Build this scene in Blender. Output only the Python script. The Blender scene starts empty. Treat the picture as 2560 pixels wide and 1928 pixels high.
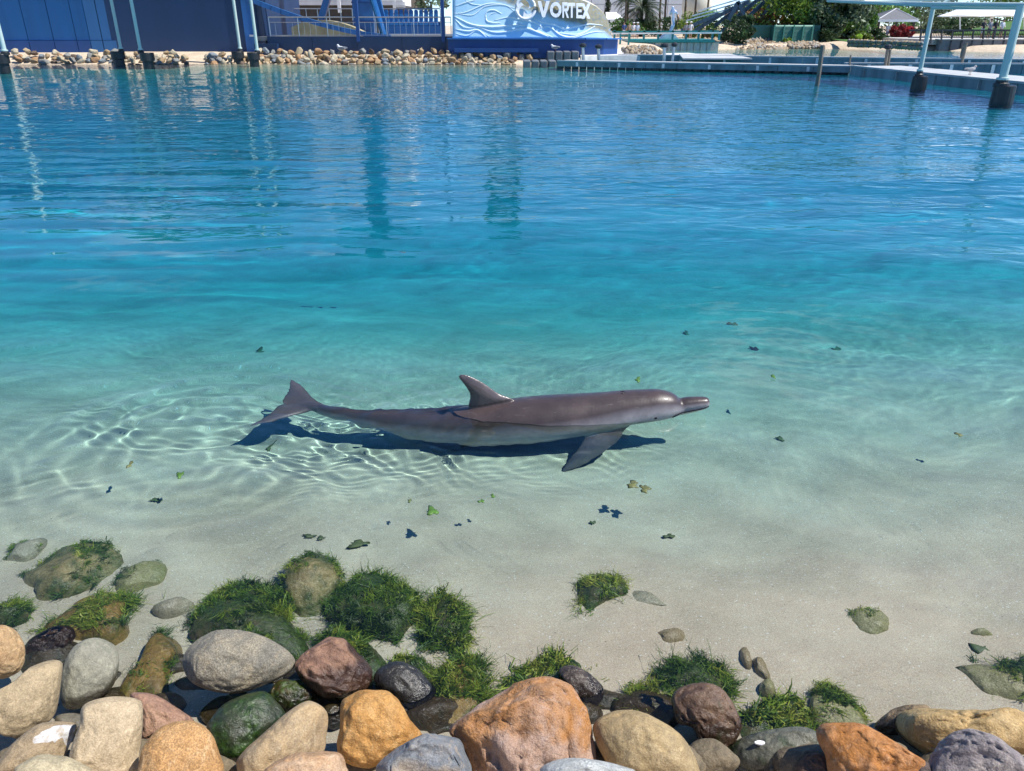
import bpy, bmesh, math, random
import numpy as np
from mathutils import Vector, Matrix
from math import radians, sin, cos, pi, tan, atan2, sqrt
random.seed(7); RNG = np.random.default_rng(11)
S = bpy.context.scene
COL = S.collection

# ---------------------------------------------------------------- camera, sky, sun, exposure
FP, PITCH, CH = 1926.0, radians(25.1), 2.1           # focal length in photo pixels, downward pitch, camera height
cam_d = bpy.data.cameras.new('camera'); cam_d.sensor_width = 36.0; cam_d.lens = 36.0 * FP / 2560.0
cam_d.clip_start = 0.05; cam_d.clip_end = 3000.0
cam = bpy.data.objects.new('camera', cam_d); COL.objects.link(cam)
cam.location = (0, 0, CH); cam.rotation_euler = (radians(90) - PITCH, 0, 0); S.camera = cam

SUN_EL, SUN_AZ = radians(57), radians(-8)            # azimuth from +X, counter-clockwise
SUN_DIR = Vector((cos(SUN_EL) * cos(SUN_AZ), cos(SUN_EL) * sin(SUN_AZ), sin(SUN_EL)))
world = bpy.data.worlds.new('World'); S.world = world; world.use_nodes = True
wn = world.node_tree; bg = wn.nodes['Background']
sky = wn.nodes.new('ShaderNodeTexSky'); sky.sky_type = 'NISHITA'; sky.sun_disc = False
sky.sun_elevation = SUN_EL; sky.sun_rotation = radians(90) - SUN_AZ
sky.air_density = 0.6; sky.dust_density = 0.0; sky.ozone_density = 6.0; sky.altitude = 0
bg.inputs['Strength'].default_value = 0.15
wtc = wn.nodes.new('ShaderNodeTexCoord'); wmap = wn.nodes.new('ShaderNodeMapping')
wmap.inputs['Scale'].default_value = (1.0, 1.0, 3.2); wmap.inputs['Location'].default_value = (0.35, 0.2, 0.1)
wno = wn.nodes.new('ShaderNodeTexNoise'); wno.inputs['Scale'].default_value = 2.1
wno.inputs['Detail'].default_value = 7; wno.inputs['Roughness'].default_value = 0.55
wrp = wn.nodes.new('ShaderNodeValToRGB'); wrp.color_ramp.elements[0].position = 0.60; wrp.color_ramp.elements[1].position = 0.86
wmx = wn.nodes.new('ShaderNodeMix'); wmx.data_type = 'RGBA'
wmx.inputs['B'].default_value = (7.5, 7.8, 8.2, 1)
wn.links.new(wtc.outputs['Generated'], wmap.inputs['Vector']); wn.links.new(wmap.outputs[0], wno.inputs['Vector'])
wn.links.new(wno.outputs['Fac'], wrp.inputs[0]); wn.links.new(wrp.outputs[0], wmx.inputs['Factor'])
whs = wn.nodes.new('ShaderNodeHueSaturation'); whs.inputs['Saturation'].default_value = 1.12; wn.links.new(sky.outputs[0], whs.inputs['Color'])
wn.links.new(whs.outputs[0], wmx.inputs['A']); wn.links.new(wmx.outputs['Result'], bg.inputs['Color'])
sun_d = bpy.data.lights.new('sun', 'SUN'); sun_d.energy = 5.0; sun_d.angle = radians(0.53); sun_d.color = (1.0, 0.96, 0.9)
sun = bpy.data.objects.new('sun', sun_d); COL.objects.link(sun); sun.location = (30, -5, 60)
sun.rotation_euler = SUN_DIR.to_track_quat('Z', 'Y').to_euler()
sun_d.cycles.is_caustics_light = True                # sunlight refracts through the water surface onto the bed
vs = S.view_settings; vs.view_transform = 'Standard'; vs.look = 'None'; vs.exposure = 0.50; vs.gamma = 1.0
vs.use_curve_mapping = False
cy = S.cycles
cy.caustics_refractive = True; cy.caustics_reflective = False; cy.use_denoising = True
cy.max_bounces = 10; cy.diffuse_bounces = 3; cy.glossy_bounces = 3; cy.transmission_bounces = 7
cy.transparent_max_bounces = 8; cy.volume_bounces = 0; cy.volume_max_steps = 8
cy.use_adaptive_sampling = True; cy.adaptive_threshold = 0.02; cy.sample_clamp_indirect = 6.0; cy.blur_glossy = 0.3

# ---------------------------------------------------------------- helpers
def ray(px, py):
    x = (px - 1280.0) / FP; y = (964.0 - py) / FP
    return Vector((x, cos(PITCH) + y * sin(PITCH), -sin(PITCH) + y * cos(PITCH)))
def G(px, py, z=0.0):                                 # pixel -> point on the level plane z
    d = ray(px, py); t = (z - CH) / d.z
    return Vector((d.x * t, d.y * t, z))
def at(px, py, Y):                                    # pixel -> point on the upright plane y = Y
    d = ray(px, py); t = Y / d.y
    return Vector((d.x * t, Y, CH + d.z * t))
def shore_y(x):
    return np.interp(x, [-120, .7, 2, 8, 10, 14, 22, 30, 42, 100], [48.8, 48.8, 50, 60, 66, 77, 80, 82, 71, 60])
def bed(x, y):
    x = np.asarray(x, float); y = np.asarray(y, float)
    e = y - .05 * x + .12 * np.sin(x * .9 + .4) * np.clip(1 - y / 12, 0, 1)
    near = np.interp(e, [0, .85, 1.15, 1.35, 1.5, 1.7, 2.1, 2.57, 3.0, 3.4, 3.77, 4.27, 4.9, 5.4, 6, 7, 8.5, 10.5, 14],
                     [.55, .42, .29, .15, .04, -.05, -.10, -.15, -.225, -.30, -.375, -.475, -.62, -.77, -.98, -1.4, -2.05, -2.75, -3.3])
    g = shore_y(x) - y
    far = np.interp(g, [-300, -40, -14, -4, -1.2, 0, 1.2, 3.5, 7, 12, 18], [1.2, 1.0, .75, .55, .4, .0, -.25, -.7, -1.5, -2.5, -3.3])
    return np.maximum(near, far)
def uw(px, py, dz=0.0):                               # pixel -> point on the bed, seen through the flat water surface
    s = G(px, py, 0); d = ray(px, py).normalized(); eta = 1 / 1.33; ci = -d.z
    k = sqrt(1 - eta * eta * (1 - ci * ci)); r = d * eta + Vector((0, 0, 1)) * (eta * ci - k)
    t = 0.0
    for _ in range(25):
        p = s + r * t; zt = min(-0.002, float(bed(p.x, p.y)) + dz); t += .6 * ((zt / r.z) - t)
    return s + r * t
def Z7(pts): return [(x * .5787, 1300 + y * .5787) for x, y in pts]
def Z8(pts): return [(1280 + x * .5787, 1300 + y * .5787) for x, y in pts]

def tag(o, label=None, cat=None, group=None, kind=None):
    if label: o['label'] = label
    if cat: o['category'] = cat
    if group: o['group'] = group
    if kind: o['kind'] = kind
    return o
def empty(name, loc, label, cat, group=None):
    o = bpy.data.objects.new(name, None); COL.objects.link(o); o.location = loc; o.empty_display_size = .1
    bpy_locs[o.name] = Vector(loc)
    return tag(o, label, cat, group)
bpy_locs = {}
def world_loc(o):
    v = Vector((0, 0, 0))
    while o is not None:
        v = v + o.location; o = o.parent
    return v
def link_mesh(name, V, F, mat, parent=None, smooth=False, origin=None):
    V = np.asarray(V, float).reshape(-1, 3)
    me = bpy.data.meshes.new(name)
    if origin is None:
        if parent is None:
            origin = Vector(((V[:, 0].min() + V[:, 0].max()) / 2, (V[:, 1].min() + V[:, 1].max()) / 2, V[:, 2].min()))
        else: origin = None
    o = bpy.data.objects.new(name, me); COL.objects.link(o)
    if parent is not None:
        o.parent = parent
        pw = world_loc(parent); off = pw
        if origin is not None: o.location = Vector(origin) - pw; off = Vector(origin)
    else:
        o.location = origin; off = Vector(origin)
    W = V - np.array(off)
    if isinstance(F, np.ndarray):
        nf, k = F.shape
        me.vertices.add(len(W)); me.vertices.foreach_set('co', W.astype(np.float32).ravel())
        me.loops.add(nf * k); me.loops.foreach_set('vertex_index', F.astype(np.int32).ravel())
        me.polygons.add(nf); me.polygons.foreach_set('loop_start', (np.arange(nf) * k).astype(np.int32))
        me.update(calc_edges=True); me.validate()
    else:
        me.from_pydata(W.tolist(), [], F)
    if mat is not None: me.materials.append(mat)
    if smooth: me.shade_smooth()
    return o

class MB:
    def __init__(s): s.v = []; s.f = []
    def quadbox(s, lo, hi, M=None):
        b = len(s.v)
        for z in (lo[2], hi[2]):
            for x, y in ((lo[0], lo[1]), (hi[0], lo[1]), (hi[0], hi[1]), (lo[0], hi[1])):
                p = Vector((x, y, z)); s.v.append(tuple(M @ p) if M else tuple(p))
        s.f += [tuple(b + i for i in q) for q in ((0, 3, 2, 1), (4, 5, 6, 7), (0, 1, 5, 4), (1, 2, 6, 5), (2, 3, 7, 6), (3, 0, 4, 7))]
        return s
    def bar(s, p0, p1, w, h, up=Vector((0, 0, 1))):
        p0 = Vector(p0); p1 = Vector(p1); d = (p1 - p0).normalized()
        if abs(d.dot(up)) > .99: up = Vector((0, 1, 0))
        sd = d.cross(up).normalized(); u = sd.cross(d)
        b = len(s.v)
        for p in (p0, p1):
            for a, c in ((-1, -1), (1, -1), (1, 1), (-1, 1)): s.v.append(tuple(p + sd * a * w / 2 + u * c * h / 2))
        s.f += [tuple(b + i for i in q) for q in ((0, 1, 2, 3), (7, 6, 5, 4), (0, 4, 5, 1), (1, 5, 6, 2), (2, 6, 7, 3), (3, 7, 4, 0))]
        return s
    def tube(s, pts, r, n=8, cap=True):
        pts = [Vector(p) for p in pts]; rr = r if isinstance(r, (list, tuple)) else [r] * len(pts)
        b = len(s.v); ref = Vector((0, 0, 1))
        for i, p in enumerate(pts):
            d = (pts[min(i + 1, len(pts) - 1)] - pts[max(i - 1, 0)]).normalized()
            rf = ref if abs(d.dot(ref)) < .95 else Vector((0, 1, 0))
            a = d.cross(rf).normalized(); c = d.cross(a)
            for k in range(n):
                t = 2 * pi * k / n; s.v.append(tuple(p + (a * cos(t) + c * sin(t)) * rr[i]))
        for i in range(len(pts) - 1):
            for k in range(n):
                s.f.append((b + i * n + k, b + i * n + (k + 1) % n, b + (i + 1) * n + (k + 1) % n, b + (i + 1) * n + k))
        if cap:
            s.f.append(tuple(b + k for k in range(n - 1, -1, -1))); s.f.append(tuple(b + (len(pts) - 1) * n + k for k in range(n)))
        return s
    def prism(s, poly, ext):
        b = len(s.v); n = len(poly); ext = Vector(ext)
        s.v += [tuple(Vector(p)) for p in poly] + [tuple(Vector(p) + ext) for p in poly]
        s.f += [tuple(range(b, b + n)), tuple(range(b + 2 * n - 1, b + n - 1, -1))]
        s.f += [(b + i, b + n + i, b + n + (i + 1) % n, b + (i + 1) % n) for i in range(n)]
        return s
    def lathe(s, c, prof, n=12):                       # prof: (radius, z) pairs about the upright axis through c
        b = len(s.v); c = Vector(c)
        for r, z in prof:
            for k in range(n): t = 2 * pi * k / n; s.v.append((c.x + r * cos(t), c.y + r * sin(t), c.z + z))
        for i in range(len(prof) - 1):
            for k in range(n): s.f.append((b + i * n + k, b + i * n + (k + 1) % n, b + (i + 1) * n + (k + 1) % n, b + (i + 1) * n + k))
        s.f.append(tuple(b + k for k in range(n - 1, -1, -1))); s.f.append(tuple(b + (len(prof) - 1) * n + k for k in range(n)))
        return s
    def pbox(s, x0, y0, x1, y1, Y, dep):               # box whose front face spans two photo pixels on the plane y = Y
        a = at(x0, y1, Y); c = at(x1, y0, Y)
        return s.quadbox((a.x, Y, a.z), (c.x, Y + dep, c.z))
    def build(s, name, mat, parent=None, smooth=False, bevel=0.0, origin=None):
        o = link_mesh(name, s.v, s.f, mat, parent, smooth, origin)
        if bevel:
            m = o.modifiers.new('bevel', 'BEVEL'); m.width = bevel; m.segments = 2; m.limit_method = 'ANGLE'
        return o

# numpy value noise
_perm = np.random.default_rng(5).permutation(512)
_perm = np.concatenate([_perm, _perm, _perm]); _val = np.random.default_rng(6).uniform(-1, 1, 512)
def vnoise(p, scale=1.0, seed=0.0):
    q = np.asarray(p, float) * scale + 37.3 + seed * 11.7
    i = np.floor(q).astype(int); f = q - i; f = f * f * (3 - 2 * f); i &= 511
    def h(a, b, c): return _val[_perm[_perm[_perm[(i[..., 0] + a) & 511] + ((i[..., 1] + b) & 511)] + ((i[..., 2] + c) & 511)] & 511]
    x, y, z = f[..., 0], f[..., 1], f[..., 2]
    l = lambda a, b, t: a + (b - a) * t
    return l(l(l(h(0,0,0), h(1,0,0), x), l(h(0,1,0), h(1,1,0), x), y), l(l(h(0,0,1), h(1,0,1), x), l(h(0,1,1), h(1,1,1), x), y), z)
def fbm(p, scale, oct=4, seed=0.0):
    r = 0; a = 1.0
    for k in range(oct): r = r + a * vnoise(p, scale * 2 ** k, seed + k); a *= .5
    return r
_ico = {}
def ico(n):
    if n not in _ico:
        bm = bmesh.new(); bmesh.ops.create_icosphere(bm, subdivisions=n, radius=1.0)
        _ico[n] = (np.array([v.co[:] for v in bm.verts]), np.array([[v.index for v in f.verts] for f in bm.faces])); bm.free()
    return _ico[n]

# ---------------------------------------------------------------- materials
MATS = {}
class NT:
    def __init__(s, name):
        s.m = bpy.data.materials.new(name); s.m.use_nodes = True; s.t = s.m.node_tree; s.b = s.t.nodes['Principled BSDF']
    def n(s, typ, **kw):
        x = s.t.nodes.new('ShaderNode' + typ)
        for k, v in kw.items():
            if k.startswith('i_'): x.inputs[k[2:].replace('_', ' ')].default_value = v
            else: setattr(x, k, v)
        return x
    def l(s, a, b): s.t.links.new(a, b)
    def coord(s, kind='Object'): return s.n('TexCoord').outputs[kind]
    def noise(s, vec, scale, detail=4, rough=.55, dist=0.0):
        x = s.n('TexNoise'); x.inputs['Scale'].default_value = scale; x.inputs['Detail'].default_value = detail
        x.inputs['Roughness'].default_value = rough; x.inputs['Distortion'].default_value = dist
        if vec is not None: s.l(vec, x.inputs['Vector'])
        return x.outputs['Fac']
    def ramp(s, fac, stops):
        x = s.n('ValToRGB'); e = x.color_ramp.elements
        while len(e) < len(stops): e.new(.5)
        for k, (p, c) in enumerate(stops):
            e[k].position = p; e[k].color = (*c, 1) if hasattr(c, '__len__') else (c, c, c, 1)
        s.l(fac, x.inputs[0]); return x.outputs[0]
    def mix(s, fac, a, b, blend='MIX'):
        x = s.n('Mix'); x.data_type = 'RGBA'; x.blend_type = blend
        for key, v in (('Factor', fac), ('A', a), ('B', b)):
            i = [q for q in x.inputs if q.name == key and (q.type == 'RGBA' or key == 'Factor')][0]
            if key == 'Factor': i = x.inputs[0]
            if isinstance(v, bpy.types.NodeSocket): s.l(v, i)
            elif hasattr(v, '__len__'): i.default_value = (*v, 1)
            else: i.default_value = v
        return x.outputs['Result']
    def math(s, op, a, b=None, clamp=False):
        x = s.n('Math'); x.operation = op; x.use_clamp = clamp
        for k, v in enumerate((a, b)):
            if v is None: continue
            if isinstance(v, bpy.types.NodeSocket): s.l(v, x.inputs[k])
            else: x.inputs[k].default_value = v
        return x.outputs[0]
    def bump(s, h, strength=.3, dist=.01, normal=None):
        x = s.n('Bump'); x.inputs['Strength'].default_value = strength; x.inputs['Distance'].default_value = dist
        s.l(h, x.inputs['Height'])
        if normal is not None: s.l(normal, x.inputs['Normal'])
        return x.outputs[0]
    def set(s, **kw):
        for k, v in kw.items():
            i = s.b.inputs[k.replace('_', ' ')]
            if isinstance(v, bpy.types.NodeSocket): s.l(v, i)
            elif hasattr(v, '__len__'): i.default_value = (*v, 1) if len(v) == 3 and i.type == 'RGBA' else v
            else: i.default_value = v
        return s.m

def mat(name, col, rough=.6, var=.18, scale=3.0, metal=0.0, bump=.15, spec=.5, streak=False):
    if name in MATS: return MATS[name]
    t = NT(name); co = t.coord()
    if streak:
        mp = t.n('Mapping'); mp.inputs['Scale'].default_value = (1, 1, .12); t.l(co, mp.inputs[0]); cv = mp.outputs[0]
    else: cv = co
    f = t.noise(cv, scale, 5, .6)
    lo = tuple(max(0, c * (1 - var * 1.6)) for c in col); hi = tuple(min(.95, c * (1 + var)) for c in col)
    c = t.ramp(f, [(.3, lo), (.7, hi)])
    fine = t.noise(co, scale * 9, 3, .6)
    MATS[name] = t.set(Base_Color=c, Roughness=rough, Metallic=metal, Specular_IOR_Level=spec,
                       Normal=t.bump(fine, bump, .01))
    return MATS[name]

def rock_mat(name, c1, c2, c3, rough=.75, scale=4.0, crag=.35, speck=.35, strata=0.0, wet=0.0, green=0.0, guano=None, wetline=.035, sunk=False):
    def sat_(c, k): m_ = sum(c) / 3; return tuple(max(.004, (m_ + (v - m_) * k) * .76) for v in c)
    c1, c2, c3 = [sat_(c, 1.06) for c in (c1, c2, c3)]; c2 = tuple(v * .85 for v in c2)
    t = NT(name); co = t.coord(); pos = t.n('NewGeometry').outputs['Position']
    big = t.noise(co, scale, 6, .62, .6); mid = t.noise(co, scale * 3.1, 6, .65, .3)
    col = t.ramp(big, [(.30, c2), (.47, c1), (.72, c3)])
    col = t.mix(t.ramp(mid, [(.42, 0.0), (.64, .6)]), col, c2)
    col = t.mix(t.ramp(t.noise(co, scale * 8, 5, .7, .8), [(.5, 0.0), (.66, .45)]), col, tuple(v * .62 for v in c2))
    col = t.mix(t.ramp(t.noise(co, scale * 5.3, 6, .7, 1.2), [(.54, 0.0), (.68, .5)]), col, tuple(min(.8, v * 1.3) for v in c3))
    if strata:
        w = t.n('TexWave'); w.inputs['Scale'].default_value = strata; w.inputs['Distortion'].default_value = 9; w.inputs['Detail'].default_value = 4
        w.inputs['Detail Scale'].default_value = 1.6
        mp = t.n('Mapping'); mp.inputs['Rotation'].default_value = (.5, .4, .9); t.l(co, mp.inputs[0]); t.l(mp.outputs[0], w.inputs['Vector'])
        col = t.mix(t.ramp(w.outputs['Fac'], [(.55, 0.0), (.9, .55)]), col, c3)
    gr = t.noise(co, 210, 3, .75)
    col = t.mix(speck * .75, col, t.ramp(gr, [(.38, (.12, .11, .1)), (.5, (.5, .48, .45)), (.63, (.95, .93, .9))]), 'OVERLAY')
    vor = t.n('TexVoronoi'); vor.inputs['Scale'].default_value = 95; t.l(co, vor.inputs['Vector'])
    pits = t.math('LESS_THAN', vor.outputs['Distance'], .13)
    msk = t.math('GREATER_THAN', t.noise(co, 12, 2), .55)
    col = t.mix(t.math('MULTIPLY', t.math('MULTIPLY', pits, msk), .45 * min(1, speck * 2.5)), col, tuple(c * .35 for c in c1))
    if green:
        gm = t.ramp(t.noise(co, scale * 1.7, 6, .65, .5), [(.60 - green * .35, 0.0), (.72 - green * .3, 1.0)])
        gc = t.ramp(t.noise(co, 70, 3), [(.35, (.015, .035, .008)), (.7, (.07, .13, .02))] if sunk else [(.35, (.008, .03, .006)), (.7, (.05, .12, .015))])
        col = t.mix(t.math('MULTIPLY', gm, .85), col, gc)
    if guano:
        mp = t.n('Mapping'); mp.vector_type = 'TEXTURE'
        mp.inputs['Location'].default_value = guano[0]; mp.inputs['Rotation'].default_value = guano[1]; mp.inputs['Scale'].default_value = guano[2]
        t.l(co, mp.inputs[0]); ln = t.n('VectorMath'); ln.operation = 'LENGTH'; t.l(mp.outputs[0], ln.inputs[0])
        gm = t.math('LESS_THAN', t.math('ADD', ln.outputs['Value'], t.math('MULTIPLY', t.math('SUBTRACT', t.noise(co, 22, 5), .5), .9)), 1.0)
        col = t.mix(t.math('MULTIPLY', gm, t.ramp(t.noise(co, 60, 3), [(.35, .25), (.6, .9)])), col, (.56, .57, .58))
    # waterline: the stone is wet (darker, glossier) below it
    sx = t.n('SeparateXYZ'); t.l(pos, sx.inputs[0])
    zz = t.math('ADD', sx.outputs[2], t.math('MULTIPLY', t.math('SUBTRACT', t.noise(pos, 9, 4), .5), -.10))
    wm = t.ramp(t.math('MULTIPLY', t.math('ADD', zz, .5), 1.0), [(.5 + wetline - .012, 1.0), (.5 + wetline + .012, 0.0)])
    wm = t.math('MAXIMUM', wm, wet)
    dark = t.mix(1.0, col, (.92, .92, .9) if sunk else (.30, .28, .27), 'MULTIPLY')
    col = t.mix(wm, col, dark)
    rg = t.math('SUBTRACT', rough, t.math('MULTIPLY', wm, rough - .22))
    rdg = t.n('TexNoise'); rdg.noise_type = 'RIDGED_MULTIFRACTAL'; rdg.inputs['Scale'].default_value = scale * 1.5; rdg.inputs['Detail'].default_value = 6; t.l(t_warp(t, co, .10), rdg.inputs['Vector'])
    ck = t.math('MULTIPLY', rdg.outputs['Fac'], -.22 * crag)
    hh = t.math('ADD', t.math('ADD', t.math('MULTIPLY', mid, 1.2 * crag + .1), t.math('MULTIPLY', t.noise(co, scale * 12, 5, .65), .35 + crag * .3)), ck)
    nb = t.bump(hh, .75, .02); nb = t.bump(gr, .35, .0025, nb)
    return t.set(Base_Color=col, Roughness=rg, Normal=nb, Specular_IOR_Level=.45)
def t_warp(t, co, amt):
    nz = t.n('TexNoise'); nz.inputs['Scale'].default_value = 6; t.l(co, nz.inputs['Vector'])
    sc = t.n('VectorMath'); sc.operation = 'SCALE'; sc.inputs['Scale'].default_value = amt; t.l(nz.outputs['Color'], sc.inputs[0])
    ad = t.n('VectorMath'); ad.operation = 'ADD'; t.l(co, ad.inputs[0]); t.l(sc.outputs[0], ad.inputs[1]); return ad.outputs[0]
# ---------------------------------------------------------------- ground: one sheet from the near shore, under the lagoon, to the horizon
def sand_material():
    t = NT('sand'); pos = t.n('NewGeometry').outputs['Position']
    big = t.noise(pos, .9, 5, .6, .8); mid = t.noise(pos, 4.5, 5, .6)
    col = t.ramp(big, [(.34, (.45, .355, .255)), (.5, (.57, .455, .33)), (.66, (.66, .54, .40))])
    col = t.mix(t.ramp(mid, [(.4, 0.0), (.7, .4)]), col, (.38, .30, .22))
    mp = t.n('Mapping'); mp.inputs['Rotation'].default_value = (0, 0, -.5); mp.inputs['Scale'].default_value = (1, 3.2, 1); t.l(pos, mp.inputs[0])
    st = t.noise(mp.outputs[0], 34, 3, .6, .6)
    col = t.mix(t.ramp(st, [(.45, 0.0), (.7, .35)]), col, (.60, .52, .41))
    gr = t.noise(pos, 240, 3, .75); col = t.mix(.34, col, t.ramp(gr, [(.36, .08), (.5, .5), (.64, .95)]), 'OVERLAY')
    for sc, th, tone, am in ((42, .13, (.86, .85, .83), .95), (85, .16, (.85, .83, .78), .8), (21, .07, (.05, .045, .045), .9), (130, .2, (.18, .15, .12), .6)):
        v = t.n('TexVoronoi'); v.inputs['Scale'].default_value = sc; v.inputs['Randomness'].default_value = 1.0; t.l(t_warp(t, pos, .02), v.inputs['Vector'])
        pick = t.n('SeparateColor'); t.l(v.outputs['Color'], pick.inputs[0])
        m1 = t.math('LESS_THAN', v.outputs['Distance'], th)
        dens = t.ramp(t.noise(pos, 1.6 if tone[0] > .5 else .8, 3), [(.4, .66 if tone[0] > .5 else .86), (.62, .25 if tone[0] > .5 else .62)])
        m2 = t.math('GREATER_THAN', pick.outputs[0], dens)
        col = t.mix(t.math('MULTIPLY', t.math('MULTIPLY', m1, m2), am * .7), col, tone)
    h = t.math('ADD', t.math('MULTIPLY', st, .6), t.math('MULTIPLY', gr, .25))
    return t.set(Base_Color=col, Roughness=.85, Normal=t.bump(h, .7, .008), Specular_IOR_Level=.3)
M_SAND = sand_material()
def persp_grid(ys, nx, k0=3.0, k1=.85):
    u = np.linspace(-1, 1, nx); u = .92 * u + 1.5 * u ** 13; X = u[None, :] * (k0 + k1 * ys[:, None]); Y = np.repeat(ys[:, None], nx, 1)
    ny = len(ys); i = np.arange(ny * nx).reshape(ny, nx)
    F = np.stack([i[:-1, :-1], i[:-1, 1:], i[1:, 1:], i[1:, :-1]], -1).reshape(-1, 4)
    return X, Y, F
ys = np.concatenate([np.linspace(.25, 8, 150), np.geomspace(8.1, 44, 70), np.linspace(44.4, 86, 110), np.geomspace(88, 900, 24)])
X, Y, F = persp_grid(ys, 200)
Zb = bed(X, Y); P3 = np.stack([X, Y, np.zeros_like(X)], -1)
und = .007 * np.sin(2 * pi / .42 * (X * .35 + Y) + 5 * vnoise(P3, 1.1, 17)) * (1 + vnoise(P3, 1.5, 19)) + fbm(P3, .9, 4, 2) * .035 + fbm(P3, 4.0, 3, 4) * .006
Zb = Zb + und * np.clip((5 - Y) / 3, .0, 1) * np.clip((Y - 1.6) / .6, .3, 1) + np.where(Y > 6, fbm(P3, .35, 3, 9) * .10, 0) * np.clip((Y - 6) / 5, 0, 1) * np.clip(-Zb, 0, 1)
ground = tag(link_mesh('ground', np.stack([X, Y, Zb], -1), F, M_SAND, None, True, (0, 0, 0)), kind='structure')

# ---------------------------------------------------------------- water: waves as geometry, refraction, absorbing body
ang = np.linspace(atan2(CH, 0.95), atan2(CH, 105.0), 1020)
ys = CH / np.tan(ang); NXW = 800
X, Y, F = persp_grid(ys, NXW, .9, .78)
dy = np.gradient(ys)[:, None]
wr = np.random.default_rng(21)
P3 = np.stack([X, Y, np.zeros_like(X)], -1)
wx = X + .22 * vnoise(P3, .8, 1) + .05 * vnoise(P3, 3.1, 3); wy = Y + .22 * vnoise(P3, .8, 2) + .05 * vnoise(P3, 3.1, 5)
patch = .75 + .5 * vnoise(P3, .12, 7) + .3 * vnoise(P3, .45, 8)
Zw = np.zeros_like(X)
def sstep(a, b, v): t = np.clip((v - a) / (b - a), 0, 1); return t * t * (3 - 2 * t)
lam = .07
while lam < 14:
    for rep in range(3):
        th = pi / 2 + wr.normal(0, .75 if lam < .5 else .42); ph = wr.uniform(0, 2 * pi)
        L = lam * wr.uniform(.9, 1.15)
        near_calm = (.62 if .16 < L < .8 else .34) + (.38 if .16 < L < .8 else .66) * sstep(3.6, 7.0, Y + .2 * X)
        s = .0135 * np.ones_like(X) * near_calm
        if L < .22: s = s * .34 * (1 - .8 * sstep(5.0, 7.5, Y))
        if .2 < L < 1.3: s = s * (.20 + .55 * sstep(12, 20, Y) + (.85 if L > .3 else .25) * (1 - sstep(4.4, 7.0, Y)))
        if L > 2: s = s * (.34 if L < 5 else .5)
        s = s * (1 - .55 * sstep(11, 18, Y))
        w = sstep(2.2, 4.0, L / dy) * (1 - sstep(9, 30, L / (Y * .09 + .2)))
        Zw += s * w * patch * L / (2 * pi) * np.sin(2 * pi / L * (wx * cos(th) + wy * sin(th)) + ph)
    lam *= 1.19
# long low swell lines on the left half of the lagoon
sw = sstep(5.5, 8.5, Y) * (1 - sstep(17, 26, Y)) * (1 - sstep(-2.5, 3.5, X)) 
for L, th, ph, a in ((.62, 1.66, .3, .017), (.88, 1.50, 1.7, .018), (1.27, 1.60, 4.1, .015)):
    Zw += sw * (.55 + .6 * vnoise(P3, .5, 12)) * a * L / (2 * pi) * 2.1 * np.sin(2 * pi / L * (wx * cos(th) + wy * sin(th)) + ph)
wx2 = X + .16 * vnoise(P3, 1.9, 31) + .06 * vnoise(P3, 5.5, 33); wy2 = Y + .16 * vnoise(P3, 1.9, 35) + .06 * vnoise(P3, 5.5, 37)
# stirred water behind the tail
for cx, cy_, rad, amp in ((-2.05, 4.2, .75, 1.0), (-1.25, 3.75, .45, .55), (-.9, 4.75, .45, .35), (-2.4, 3.55, .55, .7)):
    g = np.exp(-((X - cx) ** 2 + (1.6 * (Y - cy_)) ** 2) / rad ** 2) * amp
    for L in (.11, .16, .24, .36, .52):
        for rep in range(2):
            th = wr.uniform(0, pi); Zw += g * .024 * L / (2 * pi) * np.sin(2 * pi / L * (wx2 * cos(th) + wy2 * sin(th)) + wr.uniform(0, 6))
# small ripples the swimming body sends up around itself
g = np.exp(-((X + .25) / 1.15) ** 4 - ((Y - 4.12) / .42) ** 2)
for L in (.07, .09, .12, .17, .25):
    for rep in range(2):
        th = wr.uniform(.3, 2.2); Zw += g * (.026 + .030 * (1 - sstep(-.9, .2, X))) * L / (2 * pi) * np.sin(2 * pi / L * (wx2 * cos(th) + wy2 * sin(th)) + wr.uniform(0, 6))
# rings spreading from the stirred water and from the head
for cx, cy_, L, amp, r1 in ((-1.75, 3.95, .17, .045, 1.1), (-.22, 4.2, .12, .03, .5)):
    r = np.sqrt((X - cx) ** 2 + (Y - cy_) ** 2)
    Zw += amp * L / (2 * pi) * np.exp(-((r - r1 * .55) / (r1 * .4)) ** 2) * np.sin(2 * pi * r / L + 2 * vnoise(P3, 1.7, 15))
Vw = np.stack([X, Y, Zw], -1).reshape(-1, 3); n0 = len(Vw); nyw = len(ys)
per = np.concatenate([np.arange(NXW), np.arange(1, nyw) * NXW + NXW - 1, (nyw - 1) * NXW + np.arange(NXW - 2, -1, -1), np.arange(nyw - 2, 0, -1) * NXW])
skirt = Vw[per].copy(); skirt[:, 2] = -6.0; npz = len(per); k = np.arange(npz)
Fs = np.stack([per, n0 + k, n0 + (k + 1) % npz, per[(k + 1) % npz]], -1)
cen = np.array([[0, 50, -6.0]]); Vw = np.concatenate([Vw, skirt, cen])
t = NT('lagoon_water'); nt = t.t; nt.nodes.remove(t.b); out = [q for q in nt.nodes if q.type == 'OUTPUT_MATERIAL'][0]
gl = t.n('BsdfGlass'); gl.inputs['IOR'].default_value = 1.333; gl.inputs['Roughness'].default_value = 0.0
va = t.n('VolumeAbsorption'); va.inputs['Color'].default_value = (.0, .876, .982, 1)
sx = t.n('SeparateXYZ'); t.l(t.n('NewGeometry').outputs['Position'], sx.inputs[0])
t.l(t.math('MULTIPLY', t.math('LESS_THAN', sx.outputs[2], .12), 1.25), va.inputs['Density'])
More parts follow.
